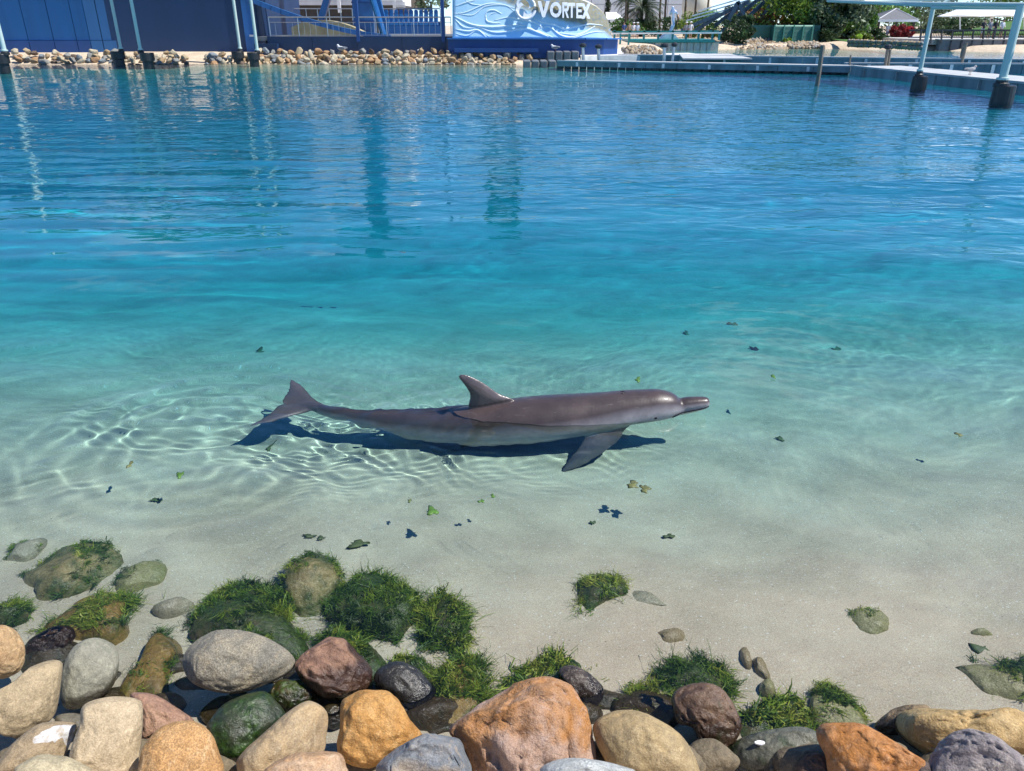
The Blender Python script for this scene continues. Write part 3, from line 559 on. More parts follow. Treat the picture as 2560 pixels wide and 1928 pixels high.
SUBM = [  # outline, height, label, material, algae strands, options
 (Z7([(85,230),(150,190),(240,130),(330,105),(440,105),(500,130),(518,170),(500,215),(440,250),(330,310),(230,335),(150,330),(110,280)]), .13, 'mottled sunken rock with tufts of green algae at both ends, lying apart on the sand', M_SUB2, 750, dict(cover=.4, length=.05)),
 (Z7([(160,460),(250,400),(330,350),(450,310),(560,330),(590,420),(580,480),(480,520),(330,500),(200,470)]), .15, 'golden-brown sunken rock with a long mane of algae behind the wet brown stone', M_SUBY, 1300, dict(cover=.5, length=.075, rim=True)),
 (Z7([(-60,420),(0,370),(60,355),(115,375),(120,420),(60,450),(-40,460)]), .10, 'algae-covered sunken rock beside the pale orange shore boulder', M_SUB, 650, dict(cover=.8, length=.06)),
 (Z7([(640,490),(700,462),(770,475),(812,520),(790,560),(740,620),(720,700),(735,780),(660,795),(560,775),(480,760),(500,690),(540,620),(590,545)]), .17, 'amber-brown sunken rock between the egg-shaped and the grey oval boulders', M_SUBY, 260, dict(cover=.2, length=.05)),
 (Z7([(800,470),(830,400),(900,320),(1000,255),(1100,250),(1190,290),(1230,370),(1280,440),(1350,540),(1300,610),(1200,580),(1000,540),(850,520)]), .18, 'broad dark sunken rock shaggy with algae behind the grey oval boulder', M_SUB, 3600, dict(cover=.72, length=.06)),
 (Z7([(1200,260),(1260,190),(1340,150),(1420,160),(1470,220),(1480,280),(1440,340),(1370,400),(1290,390),(1230,340)]), .14, 'round sunken rock with yellow-green fuzz and a dark brown centre', M_SUB2, 1100, dict(cover=.6, length=.045, tint=.16)),
 (Z7([(1400,330),(1480,270),(1560,220),(1640,225),(1740,280),(1820,350),(1800,420),(1740,470),(1690,495),(1600,470),(1480,470),(1410,410)]), .16, 'sunken rock wholly covered in dense dark green algae next to the fuzzy round one', M_SUB, 2800, dict(cover=.8, length=.065)),
 (Z7([(1840,400),(1880,310),(1930,310),(1990,390),(2050,480),(2030,530),(1950,545),(1840,540),(1810,490)]), .14, 'triangular sunken rock combed over with green algae, a long strand floating off its tip', M_SUB, 1900, dict(cover=.8, length=.075, tint=.06)),
 (Z7([(1360,540),(1420,480),(1530,500),(1620,550),(1670,610),(1620,670),(1500,640),(1400,600)]), .11, 'algae-covered sunken rock behind the craggy purple-brown boulder', M_SUB, 1500, dict(cover=.72, length=.055)),
 (Z7([(1880,700),(1900,640),(1980,570),(2060,560),(2120,620),(2140,700),(2100,780),(2020,850),(1930,890),(1870,830)]), .17, 'golden sunken rock with green algae hair right of the glossy black stone', M_SUBY, 2100, dict(cover=.7, length=.075, tint=.05)),
 (Z7([(1660,640),(1700,590),(1780,580),(1850,620),(1890,700),(1840,720),(1740,660)]), .08, 'low algae-edged rock right behind the glossy black stone', M_SUB, 500, dict(cover=.6, length=.04)),
 (Z8([(-60,700),(0,660),(90,640),(150,590),(250,590),(340,610),(385,680),(400,760),(330,800),(150,740),(0,730)]), .10, 'sunken rock with pale tall algae blades behind the biggest orange boulder', M_SUB, 1700, dict(cover=.8, length=.065, tint=.16, width=.0045)),
 (Z8([(268,340),(300,270),(380,240),(470,260),(510,310),(440,345),(360,385),(310,405)]), .10, 'half-buried rock with a crest of bright green algae alone on the sand', M_SUB, 1100, dict(cover=.8, length=.06, tint=.12)),
 (Z8([(470,780),(540,720),(620,690),(655,760),(655,850),(560,850)]), .12, 'knobbly algae tuft rock left of the brown wet boulder', M_SUB, 900, dict(cover=.8, length=.05, tint=.08)),
 (Z8([(640,660),(680,615),(770,590),(880,620),(950,690),(990,780),(970,850),(850,760),(700,770)]), .14, 'sunken rock crowned with deep green algae behind the brown wet boulder', M_SUB, 2300, dict(cover=.72, length=.07)),
 (Z8([(990,850),(1060,810),(1150,780),(1245,760),(1290,840),(1270,900),(1130,930),(1010,950)]), .08, 'flat ledge with yellow-green algae blades above the grey-green slab', M_SUB, 1300, dict(cover=.72, length=.055, tint=.22, width=.005)),
 (Z8([(1250,800),(1290,740),(1380,710),(1440,750),(1560,850),(1530,880),(1400,890),(1280,870)]), .12, 'pale sunken rock half covered by leafy green algae behind the rust-orange wedge', M_PALEG, 1300, dict(cover=.6, length=.05, tint=.1)),
 (Z8([(1905,610),(1960,600),(2060,590),(2150,585),(2212,575),(2300,600),(2300,790),(2170,785),(2100,760),(2030,710),(1960,650)]), .15, 'large pale olive sunken rock with a green algae tuft, far along the sand', M_PALEG, 1000, dict(cover=.35, length=.06)),
 (Z7([(15,165),(60,110),(120,95),(200,80),(170,130),(110,180),(40,185)]), .035, 'faint sand-covered stone with a dark green patch', M_PALE, 160, dict(cover=.25, length=.025)),
 (Z7([(495,265),(540,220),(620,185),(690,185),(718,210),(690,255),(620,300),(545,330),(500,320)]), .04, 'sand-dusted oval stone with an olive stripe next to the mottled rock', M_PALEG, 220, dict(cover=.2, length=.022, tint=.1)),
 (Z7([(650,385),(690,355),(760,340),(850,345),(850,370),(770,400),(700,412)]), .035, 'slim pale lens-shaped stone bedded in the sand left of the broad dark rock', M_PALE, 0, {}),
 (Z8([(510,310),(570,310),(650,335),(697,385),(690,402),(640,380),(560,370),(500,360)]), .02, 'buried stone showing only its curved rim beside the crest of bright algae', M_PALE, 0, {}),
 (Z8([(598,492),(650,468),(710,460),(770,475),(780,510),(740,530),(660,542),(625,520)]), .03, 'flat brownish oval stone bedded in the sand', M_PALEB, 0, {}),
 (Z8([(1436,395),(1470,373),(1560,378),(1630,400),(1660,440),(1640,485),(1590,502),(1510,485),(1460,440)]), .04, 'pale green oval stone with moss, alone on open sand', M_PALEG, 420, dict(cover=.5, length=.022, tint=.25)),
 (Z8([(985,560),(1010,540),(1035,560),(1040,610),(1035,655),(1005,650),(987,610)]), .04, 'knob-shaped sandy stone at the head of a crooked row', M_PALEB, 0, {}),
 (Z8([(1040,600),(1080,595),(1110,650),(1120,690),(1085,680),(1050,650)]), .03, 'reddish sandy stone in the middle of a crooked row', M_PALEB, 0, {}),
 (Z8([(1068,715),(1100,680),(1130,700),(1150,760),(1162,795),(1110,770),(1080,745)]), .045, 'long olive sandy stone at the foot of a crooked row', M_PALEG, 0, {}),
 (Z8([(1962,490),(2010,470),(2060,475),(2098,500),(2050,505),(2000,502)]), .02, 'barely visible pale stone above the large olive one', M_PALEG, 0, {}),
]
for i, (pts, h, label, mt, na, ak) in enumerate(SUBM):
    o = dome('sunken_rock', pts, h if h > .08 else h + .026, label, mt, seed=31 + i * 7, sub=4 if na else 3, facets=2, group='rocks lying under the water')
    if na: algae(o, ob_surf[o.name], int(na * 4.2), seed=i * 3 + 1, **ak)
# ---------------------------------------------------------------- dolphin
def dolphin():
    DY = 4.13
    #      x     y-off  zc    ry    rz
    prof = [(1.180, .00, .056, .005, .004), (1.175, .00, .054, .026, .023), (1.158, .00, .051, .038, .036), (1.11, .00, .044, .047, .045),
            (1.05, .00, .037, .053, .051), (1.01, .00, .032, .056, .053), (.985, .00, .034, .068, .066), (.94, .00, .038, .088, .087),
            (.87, .00, .036, .107, .106), (.78, .00, .024, .121, .118), (.66, .00, .002, .136, .132), (.53, .00, -.036, .158, .155), (.38, .00, -.074, .180, .182),
            (.18, .00, -.114, .196, .210), (-.04, .00, -.146, .197, .216), (-.26, .00, -.175, .184, .203), (-.48, .006, -.178, .152, .170),
            (-.68, .016, -.164, .118, .139), (-.86, .036, -.143, .086, .110), (-1.00, .064, -.126, .062, .088), (-1.12, .100, -.114, .046, .068),
            (-1.22, .142, -.102, .038, .046), (-1.30, .180, -.098, .036, .024), (-1.36, .205, -.096, .03, .012)]
    pr = np.array(prof); s = np.arange(len(pr)); ss = np.linspace(0, len(pr) - 1, 150)
    def cat(col):
        y = pr[:, col]; o = []
        for v in ss:
            i = min(int(v), len(y) - 2); u = v - i; p0 = y[max(i - 1, 0)]; p1 = y[i]; p2 = y[i + 1]; p3 = y[min(i + 2, len(y) - 1)]
            o.append(.5 * (2 * p1 + (p2 - p0) * u + (2 * p0 - 5 * p1 + 4 * p2 - p3) * u * u + (3 * p1 - p0 - 3 * p2 + p3) * u ** 3))
        return np.array(o)
    cx, cyo, cz, ry, rz = [cat(k) for k in range(5)]; cz = cz - .014 * np.clip((cx + 1.1) / .6, 0, 1) * np.clip((1.1 - cx) / .3, 0, 1); ry = np.maximum(ry, .003); rz = np.maximum(rz, .003)
    NS = 48; th = np.linspace(0, 2 * pi, NS, endpoint=False); V = []
    for i in range(len(ss)):
        for a in th:
            yy = cos(a) * ry[i]; zz = sin(a) * rz[i]
            if cx[i] < -.55: yy *= 1 - .45 * abs(sin(a)) ** 3 * min(1, (-.55 - cx[i]) / .4)     # keeled tail stock
            if 1.02 < cx[i] < 1.17 and abs(sin(a) + .12) < .16: yy *= .93                        # mouth groove
            if .985 < cx[i] < 1.02 and sin(a) > .2: zz *= .92                                     # crease where the beak meets the melon
            V.append((cx[i], DY + cyo[i] + yy, cz[i] + zz))
    F = []
    for i in range(len(ss) - 1):
        for k in range(NS): F.append((i * NS + k, i * NS + (k + 1) % NS, (i + 1) * NS + (k + 1) % NS, (i + 1) * NS + k))
    F.append(tuple(range(NS - 1, -1, -1))); F.append(tuple((len(ss) - 1) * NS + k for k in range(NS)))
    def fin(outline, nrm, t, root):          # lens-shaped plate: thick at the root, thin at the rim
        sp = smooth_poly([tuple(p) for p in outline], 90) if len(outline[0]) == 2 else None
        out = np.array([p for p in cat3(outline)]); c = out.mean(0) * .55 + np.array(root) * .45; nrm = np.array(Vector(nrm).normalized()); b = len(V); n = len(out)
        for sgn in (1, -1):
            for fr, tk in ((1.0, .005), (.86, .40), (.6, .8), (.3, 1.0)):
                for p in out: V.append(tuple(c + (p - c) * fr + nrm * sgn * t / 2 * tk))
            V.append(tuple(c + nrm * sgn * t / 2))
        half = 4 * n + 1
        for sgn in (0, 1):
            o = b + sgn * half
            for q in range(3):
                for k in range(n):
                    f = (o + q * n + k, o + q * n + (k + 1) % n, o + (q + 1) * n + (k + 1) % n, o + (q + 1) * n + k); F.append(f if not sgn else f[::-1])
            for k in range(n):
                f = (o + 3 * n + k, o + 3 * n + (k + 1) % n, o + 4 * n); F.append(f if not sgn else f[::-1])
        for k in range(n): F.append((b + k, b + half + k, b + half + (k + 1) % n, b + (k + 1) % n))
    def cat3(P, m=6):
        P = np.array(P, float); n = len(P); o = []
        for i in range(n):
            p0, p1, p2, p3 = P[i - 1], P[i], P[(i + 1) % n], P[(i + 2) % n]
            for u in np.linspace(0, 1, m, endpoint=False):
                o.append(.5 * (2 * p1 + (p2 - p0) * u + (2 * p0 - 5 * p1 + 4 * p2 - p3) * u * u + (3 * p1 - p0 - 3 * p2 + p3) * u ** 3))
        return np.array(o)
    y0 = DY
    # dorsal fin (upright, swept back)
    fin([(.02, y0, .06), (-.08, y0, .115), (-.17, y0, .185), (-.245, y0, .228), (-.298, y0, .240), (-.318, y0, .226), (-.300, y0, .195), (-.270, y0, .150), (-.252, y0, .100), (-.262, y0, .030), (-.25, y0, -.06), (-.06, y0, -.04)], (0, 1, 0), .050, (-.13, y0, .06))
    # flippers
    def flip(sy):
        r0 = Vector((.64, y0 + sy * .085, -.135)); r1 = Vector((.47, y0 + sy * .120, -.165)); tip = Vector((.29, y0 + sy * .385, -.372)) if sy < 0 else Vector((.33, y0 + sy * .37, -.33))
        ax = tip - (r0 + r1) / 2; lead = (r0 - r1) * 1.55
        def q(u, v): return (r0 + r1) / 2 + ax * u + lead * v
        o = [q(-.15, .5), q(.12, .56), q(.35, .66), q(.6, .62), q(.82, .42), q(.97, .14), q(1.0, -.02), q(.9, -.13), q(.7, -.2), q(.45, -.22), q(.2, -.32), q(-.15, -.45)]
        fin([tuple(p) for p in o], ax.cross(lead), .048, tuple((r0 + r1) / 2))
    flip(-1); flip(1)
    # flukes
    J = Vector((-1.24, y0 + .165, -.100)); bk = Vector((-.985, .17, 0)).normalized(); lt = Vector((.17, .985, 0)).normalized()
    def lobe(sg):
        tipz = .045 if sg > 0 else -.03
        def q(u, v): return J + bk * (u * 1.22) + lt * v * sg + Vector((0, 0, tipz * (v / .29)))
        o = [q(-.09, .0), q(-.03, .045), q(.035, .10), (q(.09, .17)), q(.15, .24), q(.205, .285), q(.228, .293), q(.222, .26), q(.20, .19), q(.188, .12), q(.185, .06), q(.165, .004), q(.06, -.03), q(-.05, -.03)]
        fin([tuple(p) for p in o], (0, 0, 1), .036, tuple(J + bk * .05))
    lobe(1); lobe(-1)
    me = bpy.data.meshes.new('raw'); me.from_pydata([tuple(v) for v in V], [], F); o = bpy.data.objects.new('raw', me); COL.objects.link(o)
    bm = bmesh.new(); bm.from_mesh(me); bmesh.ops.recalc_face_normals(bm, faces=bm.faces); bm.to_mesh(me); bm.free()
    m = o.modifiers.new('r', 'REMESH'); m.mode = 'VOXEL'; m.voxel_size = .0062
    m2 = o.modifiers.new('s', 'SMOOTH'); m2.factor = .5; m2.iterations = 5
    dg = bpy.context.evaluated_depsgraph_get(); ev = o.evaluated_get(dg); nm = bpy.data.meshes.new_from_object(ev)
    bpy.data.objects.remove(o)
    co = np.zeros(len(nm.vertices) * 3); nm.vertices.foreach_get('co', co); co = co.reshape(-1, 3)
    idx = np.argsort(cx); zc_ = np.interp(co[:, 0], cx[idx], cz[idx]); rz_ = np.interp(co[:, 0], cx[idx], rz[idx]); yc_ = np.interp(co[:, 0], cx[idx], cyo[idx]) + DY
    rel = (co[:, 2] - zc_) / rz_
    belly = np.clip((-.15 - rel) / .45, 0, 1); ry_ = np.interp(co[:, 0], cx[idx], ry[idx]); onfin = (((co[:, 1] - yc_) / ry_) ** 2 + rel ** 2 > 1.22) | (co[:, 0] < -1.2)
    belly[onfin] = 0; belly[co[:, 0] < -1.1] = 0
    cape = np.clip((rel - .05) / .55, 0, 1)
    cape[onfin] = .85
    root = empty('dolphin', (0, DY, -.3), 'grey-brown dolphin swimming at the surface with dorsal fin and beak out of the water', 'dolphin')
    co -= np.array([0, DY, -.3]); nm.vertices.foreach_set('co', co.astype(np.float32).ravel()); nm.name = 'body'
    for nme, val in (('belly', belly), ('cape', cape)):
        a = nm.attributes.new(nme, 'FLOAT', 'POINT'); a.data.foreach_set('value', val.astype(np.float32))
    t = NT('dolphin_skin'); oc = t.coord(); be = t.n('Attribute'); be.attribute_name = 'belly'; ca = t.n('Attribute'); ca.attribute_name = 'cape'
    n1 = t.noise(oc, 5, 4, .6, .4); mp = t.n('Mapping'); mp.inputs['Scale'].default_value = (2, 12, 9); mp.inputs['Rotation'].default_value = (0, .35, 0); t.l(oc, mp.inputs[0])
    scr = t.noise(mp.outputs[0], 6, 4, .6)
    side = t.ramp(n1, [(.35, (.29, .275, .295)), (.65, (.39, .365, .385))])
    top = t.ramp(n1, [(.35, (.042, .031, .031)), (.65, (.070, .050, .047))])
    c = t.mix(ca.outputs['Fac'], side, top)
    c = t.mix(be.outputs['Fac'], c, t.ramp(n1, [(.3, (.42, .37, .36)), (.7, (.5, .45, .43))]))
    c = t.mix(t.ramp(scr, [(.62, 0.0), (.74, .22)]), c, (.35, .31, .3))
    sx = t.n('SeparateXYZ'); t.l(oc, sx.inputs[0])
    c = t.mix(t.ramp(t.math('ADD', sx.outputs[0], t.math('MULTIPLY', n1, .03)), [(0.0, 0.0), (1.0, 1.0)]) if False else t.math('MULTIPLY', t.math('SUBTRACT', sx.outputs[0], 1.165, True), 14.0, True), c, (.34, .19, .13))
    ln_ = t.n('TexWave'); ln_.inputs['Scale'].default_value = 38; ln_.inputs['Distortion'].default_value = 3; ln_.inputs['Detail'].default_value = 2; t.l(oc, ln_.inputs['Vector'])
    bmp = t.bump(t.math('ADD', t.noise(oc, 45, 4), t.math('MULTIPLY', ln_.outputs['Fac'], .25)), .16, .004)
    c = t.mix(t.ramp(t.noise(oc, 22, 5, .7), [(.45, 0.0), (.75, .3)]), c, (.03, .024, .024))
    sk = t.set(Base_Color=c, Roughness=t.ramp(t.noise(oc, 9, 4), [(.3, .28), (.7, .46)]), Specular_IOR_Level=.45, Coat_Weight=.12, Coat_Roughness=.12, Normal=bmp)
    nm.materials.clear(); nm.materials.append(sk); nm.shade_smooth()
    b = bpy.data.objects.new('body', nm); COL.objects.link(b); b.parent = root
    M_EYE = mat('dolphin_eye', (.012, .01, .01), .08, .1)
    for sy in (-1, 1):
        m = MB(); D, Fc = ico(2); p = np.array([.845, DY + sy * .1105, .004])
        link_mesh('eye', D * np.array([.010, .006, .007]) + p, Fc, M_EYE, b, True)
    m = MB(); m.tube([(.645, DY - .012, .1145), (.66, DY - .016, .1185), (.672, DY, .1205), (.66, DY + .016, .1185), (.645, DY + .012, .1145)], .0045, 6)  .build('blowhole', mat('blowhole_skin', (.03, .022, .02), .4), b, True)
    def lip(x): return np.interp(x, cx[idx], ry[idx]), np.interp(x, cx[idx], cz[idx]) - .2 * np.interp(x, cx[idx], rz[idx])
    for sy in (-1, 1):
        pts = []
        for x in np.linspace(.95, 1.172, 12):
            r, z = lip(x); pts.append((x, DY + sy * r * .985, z - .006 - (1.0 - x) * .25 * (x < 1.0)))
        MB().tube(pts, .0035, 6).build('mouth_line', M_EYE, b, True)
    return root
dolphin()

# ---------------------------------------------------------------- leaves and weed scraps adrift or sunk
def leaf_mat(name, c):
    return mat(name, c, .5, .3, 25)
M_LG = leaf_mat('weed_green', (.07, .16, .02)); M_LD = leaf_mat('weed_dark', (.10, .13, .04)); M_LR = leaf_mat('leaf_red', (.12, .03, .03)); M_LO = leaf_mat('weed_olive', (.12, .13, .04))
def scrap(name, px, py, w, h, label, m, sunk=False, seed=0, lobes=9, grp='scraps of weed adrift'):
    rg = np.random.default_rng(seed + int(px)); p = uw(px, py, .012) if sunk else G(px, py, .006)
    s = (p - Vector((0, 0, CH))).length / FP; n = 22; a = np.linspace(0, 2 * pi, n, endpoint=False)
    r = 1 + .35 * np.sin(a * 2 + rg.uniform(0, 6)) * rg.uniform(.3, 1) + .25 * np.sin(a * 3 + rg.uniform(0, 6)) + .22 * np.sin(a * 5 + rg.uniform(0, 6)) + .12 * np.sin(a * 9 + rg.uniform(0, 6))
    foresh = 1 / max(.35, sin(atan2(CH, p.y)))
    X = np.cos(a) * r * w * s / 2; Yv = np.sin(a) * r * h * s / 2 * foresh
    V = []; 
    for lay, zz in ((1.0, 0), (.55, .006)):
        for k in range(n): V.append((p.x + X[k] * lay, p.y + Yv[k] * lay, p.z + zz + .004 * sin(3 * a[k] + seed)))
    V.append((p.x, p.y, p.z + .008)); 
    for k in range(n): V.append((p.x + X[k] * .9, p.y + Yv[k] * .9, p.z - .005))
    F = [(k, (k + 1) % n, n + (k + 1) % n, n + k) for k in range(n)] + [(n + k, n + (k + 1) % n, 2 * n) for k in range(n)]
    F += [((k + 1) % n, k, 2 * n + 1 + k, 2 * n + 1 + (k + 1) % n) for k in range(n)] + [tuple(2 * n + 1 + k for k in range(n - 1, -1, -1))]
    V = [(x, y, p.z + (z - p.z) * .35) for x, y, z in V]
    return tag(link_mesh(name, V, F, m, None, True), label, 'seaweed' if 'weed' in name else 'leaf', grp)
SCR = [('weed_scrap', 450, 1187, 16, 15, 'square bright green weed scrap floating left of the tail shadow', M_LG, False),
 ('weed_scrap', 1595, 949, 13, 13, 'green weed scrap floating behind the dolphin head', M_LG, False),
 ('weed_scrap', 1080, 1278, 32, 18, 'bright green weed scrap on the shallow sand below the dolphin', M_LG, False),
 ('weed_scrap', 1203, 1253, 14, 9, 'small green weed scrap between two others on the shallows', M_LG, False),
 ('weed_scrap', 1232, 1240, 12, 8, 'tiny green weed scrap at the end of a trail of three', M_LG, False),
 ('weed_scrap', 1024, 1252, 11, 8, 'tiny dark weed scrap near the bright green one', M_LD, False),
 ('weed_scrap', 1582, 1212, 30, 16, 'branched olive weed scrap floating below the beak, left arm', M_LO, False),
 ('weed_scrap', 1612, 1222, 26, 18, 'branched olive weed scrap floating below the beak, right arm', M_LO, False),
 ('weed_scrap', 773, 1342, 26, 9, 'thin brown weed scrap lying on the sand', M_LO, True),
 ('weed_scrap', 802, 1346, 20, 7, 'thin brown weed tail beside another on the sand', M_LO, True),
 ('weed_scrap', 895, 1359, 46, 14, 'olive weed lump lying on the sand right of the thin brown ones', M_LO, True),
 ('weed_scrap', 1672, 1337, 28, 9, 'pale olive weed sliver lying on open sand', M_LO, True),
 ('weed_scrap', 2460, 1618, 50, 26, 'dark green weed clump on the sand above the large olive rock', M_LD, True),
 ('weed_scrap', 680, 1110, 12, 14, 'blurred green weed scrap sunk beside the tail shadow', M_LO, True),
 ('weed_scrap', 324, 1162, 12, 12, 'small weed scrap in the stirred water behind the tail', M_LO, False),
 ('weed_scrap', 1008, 635, 12, 6, 'small dark weed scrap adrift on the deep blue water', M_LD, False),
 ('sunken_leaf', 648, 874, 20, 12, 'dark leaf adrift in the turquoise water behind the flukes', M_LD, True),
 ('sunken_leaf', 1835, 808, 18, 11, 'brown leaf adrift in the deeper blue water ahead of the dolphin', M_LD, True),
 ('sunken_leaf', 1886, 868, 20, 9, 'dark red leaf adrift ahead of the dolphin', M_LR, True),
 ('sunken_leaf', 2090, 868, 18, 9, 'dark leaf adrift right of the red one', M_LD, True),
 ('sunken_leaf', 1718, 833, 11, 9, 'small dark leaf adrift above the beak', M_LD, True),
 ('sunken_leaf', 1933, 941, 11, 8, 'small green leaf adrift beyond the beak', M_LG, False),
 ('sunken_leaf', 1953, 1092, 18, 8, 'pale olive leaf sunk on the bright sand right of the dolphin', M_LO, True),
 ('sunken_leaf', 2397, 1086, 14, 8, 'small olive leaf floating far right of the dolphin', M_LO, False),
 ('sunken_leaf', 390, 1246, 22, 8, 'blue-grey leaf lying on the sand below the stirred water', M_LD, True),
 ('sunken_leaf', 1483, 1303, 13, 7, 'small black leaf lying on the sand below the flipper', M_LD, True)]
for i, (nm_, px, py, w, h, lb, m, sk) in enumerate(SCR): scrap(nm_, px, py, w, h, lb, m, sk, i)
# white shell chip on the grey-green slab
# ================================================================ far side of the lagoon
def paint(name, c, rough=.45, var=.10, streak=True, scale=.8): return mat(name, c, rough, var, scale, 0, .04, .5, streak)
B_MID = paint('wall_blue', (0.01, 0.105, 0.31)); B_NAVY = paint('wall_navy', (0.01, 0.038, 0.115)); B_DEEP = paint('wall_deep_blue', (0.01, 0.07, 0.2))  # the two darker wall blues hold the shade of the right-hand panels
B_STRIP = paint('strip_blue', (0.028, 0.154, 0.448)); B_BASE = paint('base_blue', (0.014, 0.065, 0.235)); B_DARK = paint('base_navy', (0.01, 0.03, 0.085))
B_RIDE = paint('ride_blue', (0.02, 0.12, 0.34), .3); WHITE = paint('white_paint', (.78, .80, .80), .5, .05)
CONC = mat('concrete', (.52, .50, .46), .85, .15, 2.0, 0, .3); STEEL = mat('brushed_steel', (.52, .53, .54), .35, .08, 4, .85, .05)
PALEG = paint('pale_green_paint', (.50, .62, .58), .4, .06); BLACKP = mat('black_plastic', (.018, .020, .022), .45, .2, 4)
GREYP = mat('grey_plastic', (.15, .165, .18), .6, .15, 3); PONT = mat('pontoon_concrete', (.24, .28, .30), .8, .25, 1.2, 0, .3, .4, True)
DECKM = mat('deck_boards', (.42, .44, .45), .8, .12, 2.0, 0, .3); TEAL = paint('teal_paint', (.02, .22, .22), .4, .1)
LETTER = paint('letter_white', (.72, .76, .80), .4, .04)
# --- left building: angled blue walls, each panel a part
YW = 52.5
bw = empty('exhibit_building', at(300, 135, YW), 'tall blue panelled building behind the stone bank, shade put into the darker blue of its right panels', 'building')
zlo = at(300, 137, YW).z; ztop = 6.9
def wall_panel(px0, px1, m, Ya, Yb, z0=zlo, z1=ztop, th=.3, name='wall_panel', gap=.02):
    a = at(px0, 130, Ya); b = at(px1, 130, Yb); d = (Vector((b.x - a.x, b.y - a.y, 0))).normalized()
    p0 = Vector((a.x, a.y, 0)) + d * gap; p1 = Vector((b.x, b.y, 0)) - d * gap; n = Vector((-d.y, d.x, 0)) * th
    mb = MB(); mb.prism([p0 + Vector((0, 0, z0)), p1 + Vector((0, 0, z0)), p1 + Vector((0, 0, z1)), p0 + Vector((0, 0, z1))], n)
    return mb.build(name, m, bw)
zband = at(150, 102, YW).z
for a, b, m in ((-190, -120, B_MID), (-120, -55, B_MID), (-55, 8, B_MID), (8, 78, B_MID), (78, 141, B_MID), (141, 198, B_MID), (198, 231, B_MID)):
    wall_panel(a, b, m, YW, YW, zband + .02)
    wall_panel(a, b, B_BASE, YW - .12, YW - .12, zlo, zband, name='plinth_panel')
for a, b, ya, yb in ((231, 262, YW, YW + .35), (262, 321, YW + .35, YW + 1.0)):
    wall_panel(a, b, B_DEEP, ya, yb, zband + .02); wall_panel(a, b, B_DEEP, ya - .12, yb - .12, zlo, zband, name='plinth_panel')
for k in range(4):
    a, b = 321 + 74 * k, 321 + 74 * (k + 1); wall_panel(a, b, B_NAVY, YW + .7, YW + .7, gap=.012)
wall_panel(617, 641, B_STRIP, YW + .45, YW + .45); wall_panel(641, 668, B_DARK, YW + .8, YW + .3)
MB().pbox(624, 87, 634, 92, YW + .44 - .12, .12).build('lamp_box', WHITE, bw)
MB().quadbox((at(-190, 100, YW).x, YW + .6, zlo), (at(668, 100, YW).x, YW + 9, ztop - .15)).build('building_core', B_NAVY, bw)
mb = MB(); mb.quadbox((at(-190, 137, 51).x, 50.6, .3), (at(640, 137, 51).x, YW - .1, zlo + .02)); tag(mb.build('concrete_apron', mat('pale_concrete', (.62, .60, .56), .85, .1, 2.0)), kind='structure')

# --- canopy poles standing on black piles
def canopy_pole(px, py_pile_top, py_pile_bot, pxw, px_pole, py_pole_bot, label, hgt=7.2, rp=.085, group='poles on black piles', straight=False):
    c = G(px, py_pile_bot, 0); sc = FP / (c.y * cos(PITCH) + (CH) * sin(PITCH)); r = pxw / sc / 2
    e = empty('canopy_pole', (c.x, c.y, -1.5), label, 'pole', group)
    zt = at(px, py_pile_top, c.y).z; zm = zt * .45
    MB().lathe((c.x, c.y, 0), [(r * .98, -1.6), (r * .98, 0), (r * .92, zt - .03), (r * .88, zt)] if straight else [(r * .78, -1.6), (r * .78, zm), (r, zm + .02), (r, zt - .03), (r * .96, zt)], 20).build('pile', BLACKP, e)
    pb = at(px_pole, py_pole_bot, c.y)
    MB().lathe((pb.x, c.y, 0), [(rp * 1.9, zt - .05), (rp * 1.9, zt + .05), (rp * 1.45, zt + .08), (rp * 1.45, pb.z)], 14).build('base_sleeve', BLACKP, e)
    MB().lathe((pb.x, c.y, 0), [(rp * 1.5, pb.z), (rp * 1.5, pb.z + .06), (rp, pb.z + .07), (rp, hgt)], 16).build('shaft', PALEG, e)
    return Vector((pb.x, c.y, hgt))
tops = [canopy_pole(13, 135, 180, 34, 11, 128, 'pale green pole on a black pile, alone before the brighter blue panels', rp=.11),
        canopy_pole(300, 129, 165, 33, 302, 122, 'pale green pole on a black pile, rear of two before dark blue panels'),
        canopy_pole(373, 132, 170, 34, 351, 125, 'pale green pole off-centre on a black pile, front of two before dark panels'),
        canopy_pole(598, 129, 161, 30, 600, 122, 'pale green pole on a black pile, rear of two by the bright strip'),
        canopy_pole(637, 131, 165, 30, 643, 126, 'pale green pole on a black pile, front of two by the bright strip')]
# --- canopy added out of view, shaped to cast the dark strip on the water
sc_ = empty('added_canopy', (tops[2].x, 46.0, 7.0), 'grey-green unseen canopy added above the poles for its shadow and reflection', 'canopy')
V = []; F = []
for j in range(7):
    for i in range(31):
        u, v = i / 30, j / 6; V.append((-32 + 18.5 * u, 43.8 + 4.2 * v, 7.15 + .25 * cos(2 * pi * u * 3) - .35 * sin(pi * v)))
for j in range(6):
    for i in range(30): a = j * 31 + i; F.append((a, a + 1, a + 32, a + 31))
o = link_mesh('membrane', V, F, paint('canopy_cloth', (.20, .27, .25), .7, .05), sc_, True); so = o.modifiers.new('thick', 'SOLIDIFY'); so.thickness = .04
for yy in (43.8, 48.0): MB().tube([(-32, yy, 7.4), (-13.5, yy, 7.4)], .06, 8).build('edge_pipe', PALEG, sc_)
for tp_ in tops: MB().tube([tp_ - Vector((0, 0, .05)), Vector((tp_.x, 45.9, 7.05))], .05, 8).build('tie_pipe', PALEG, sc_)
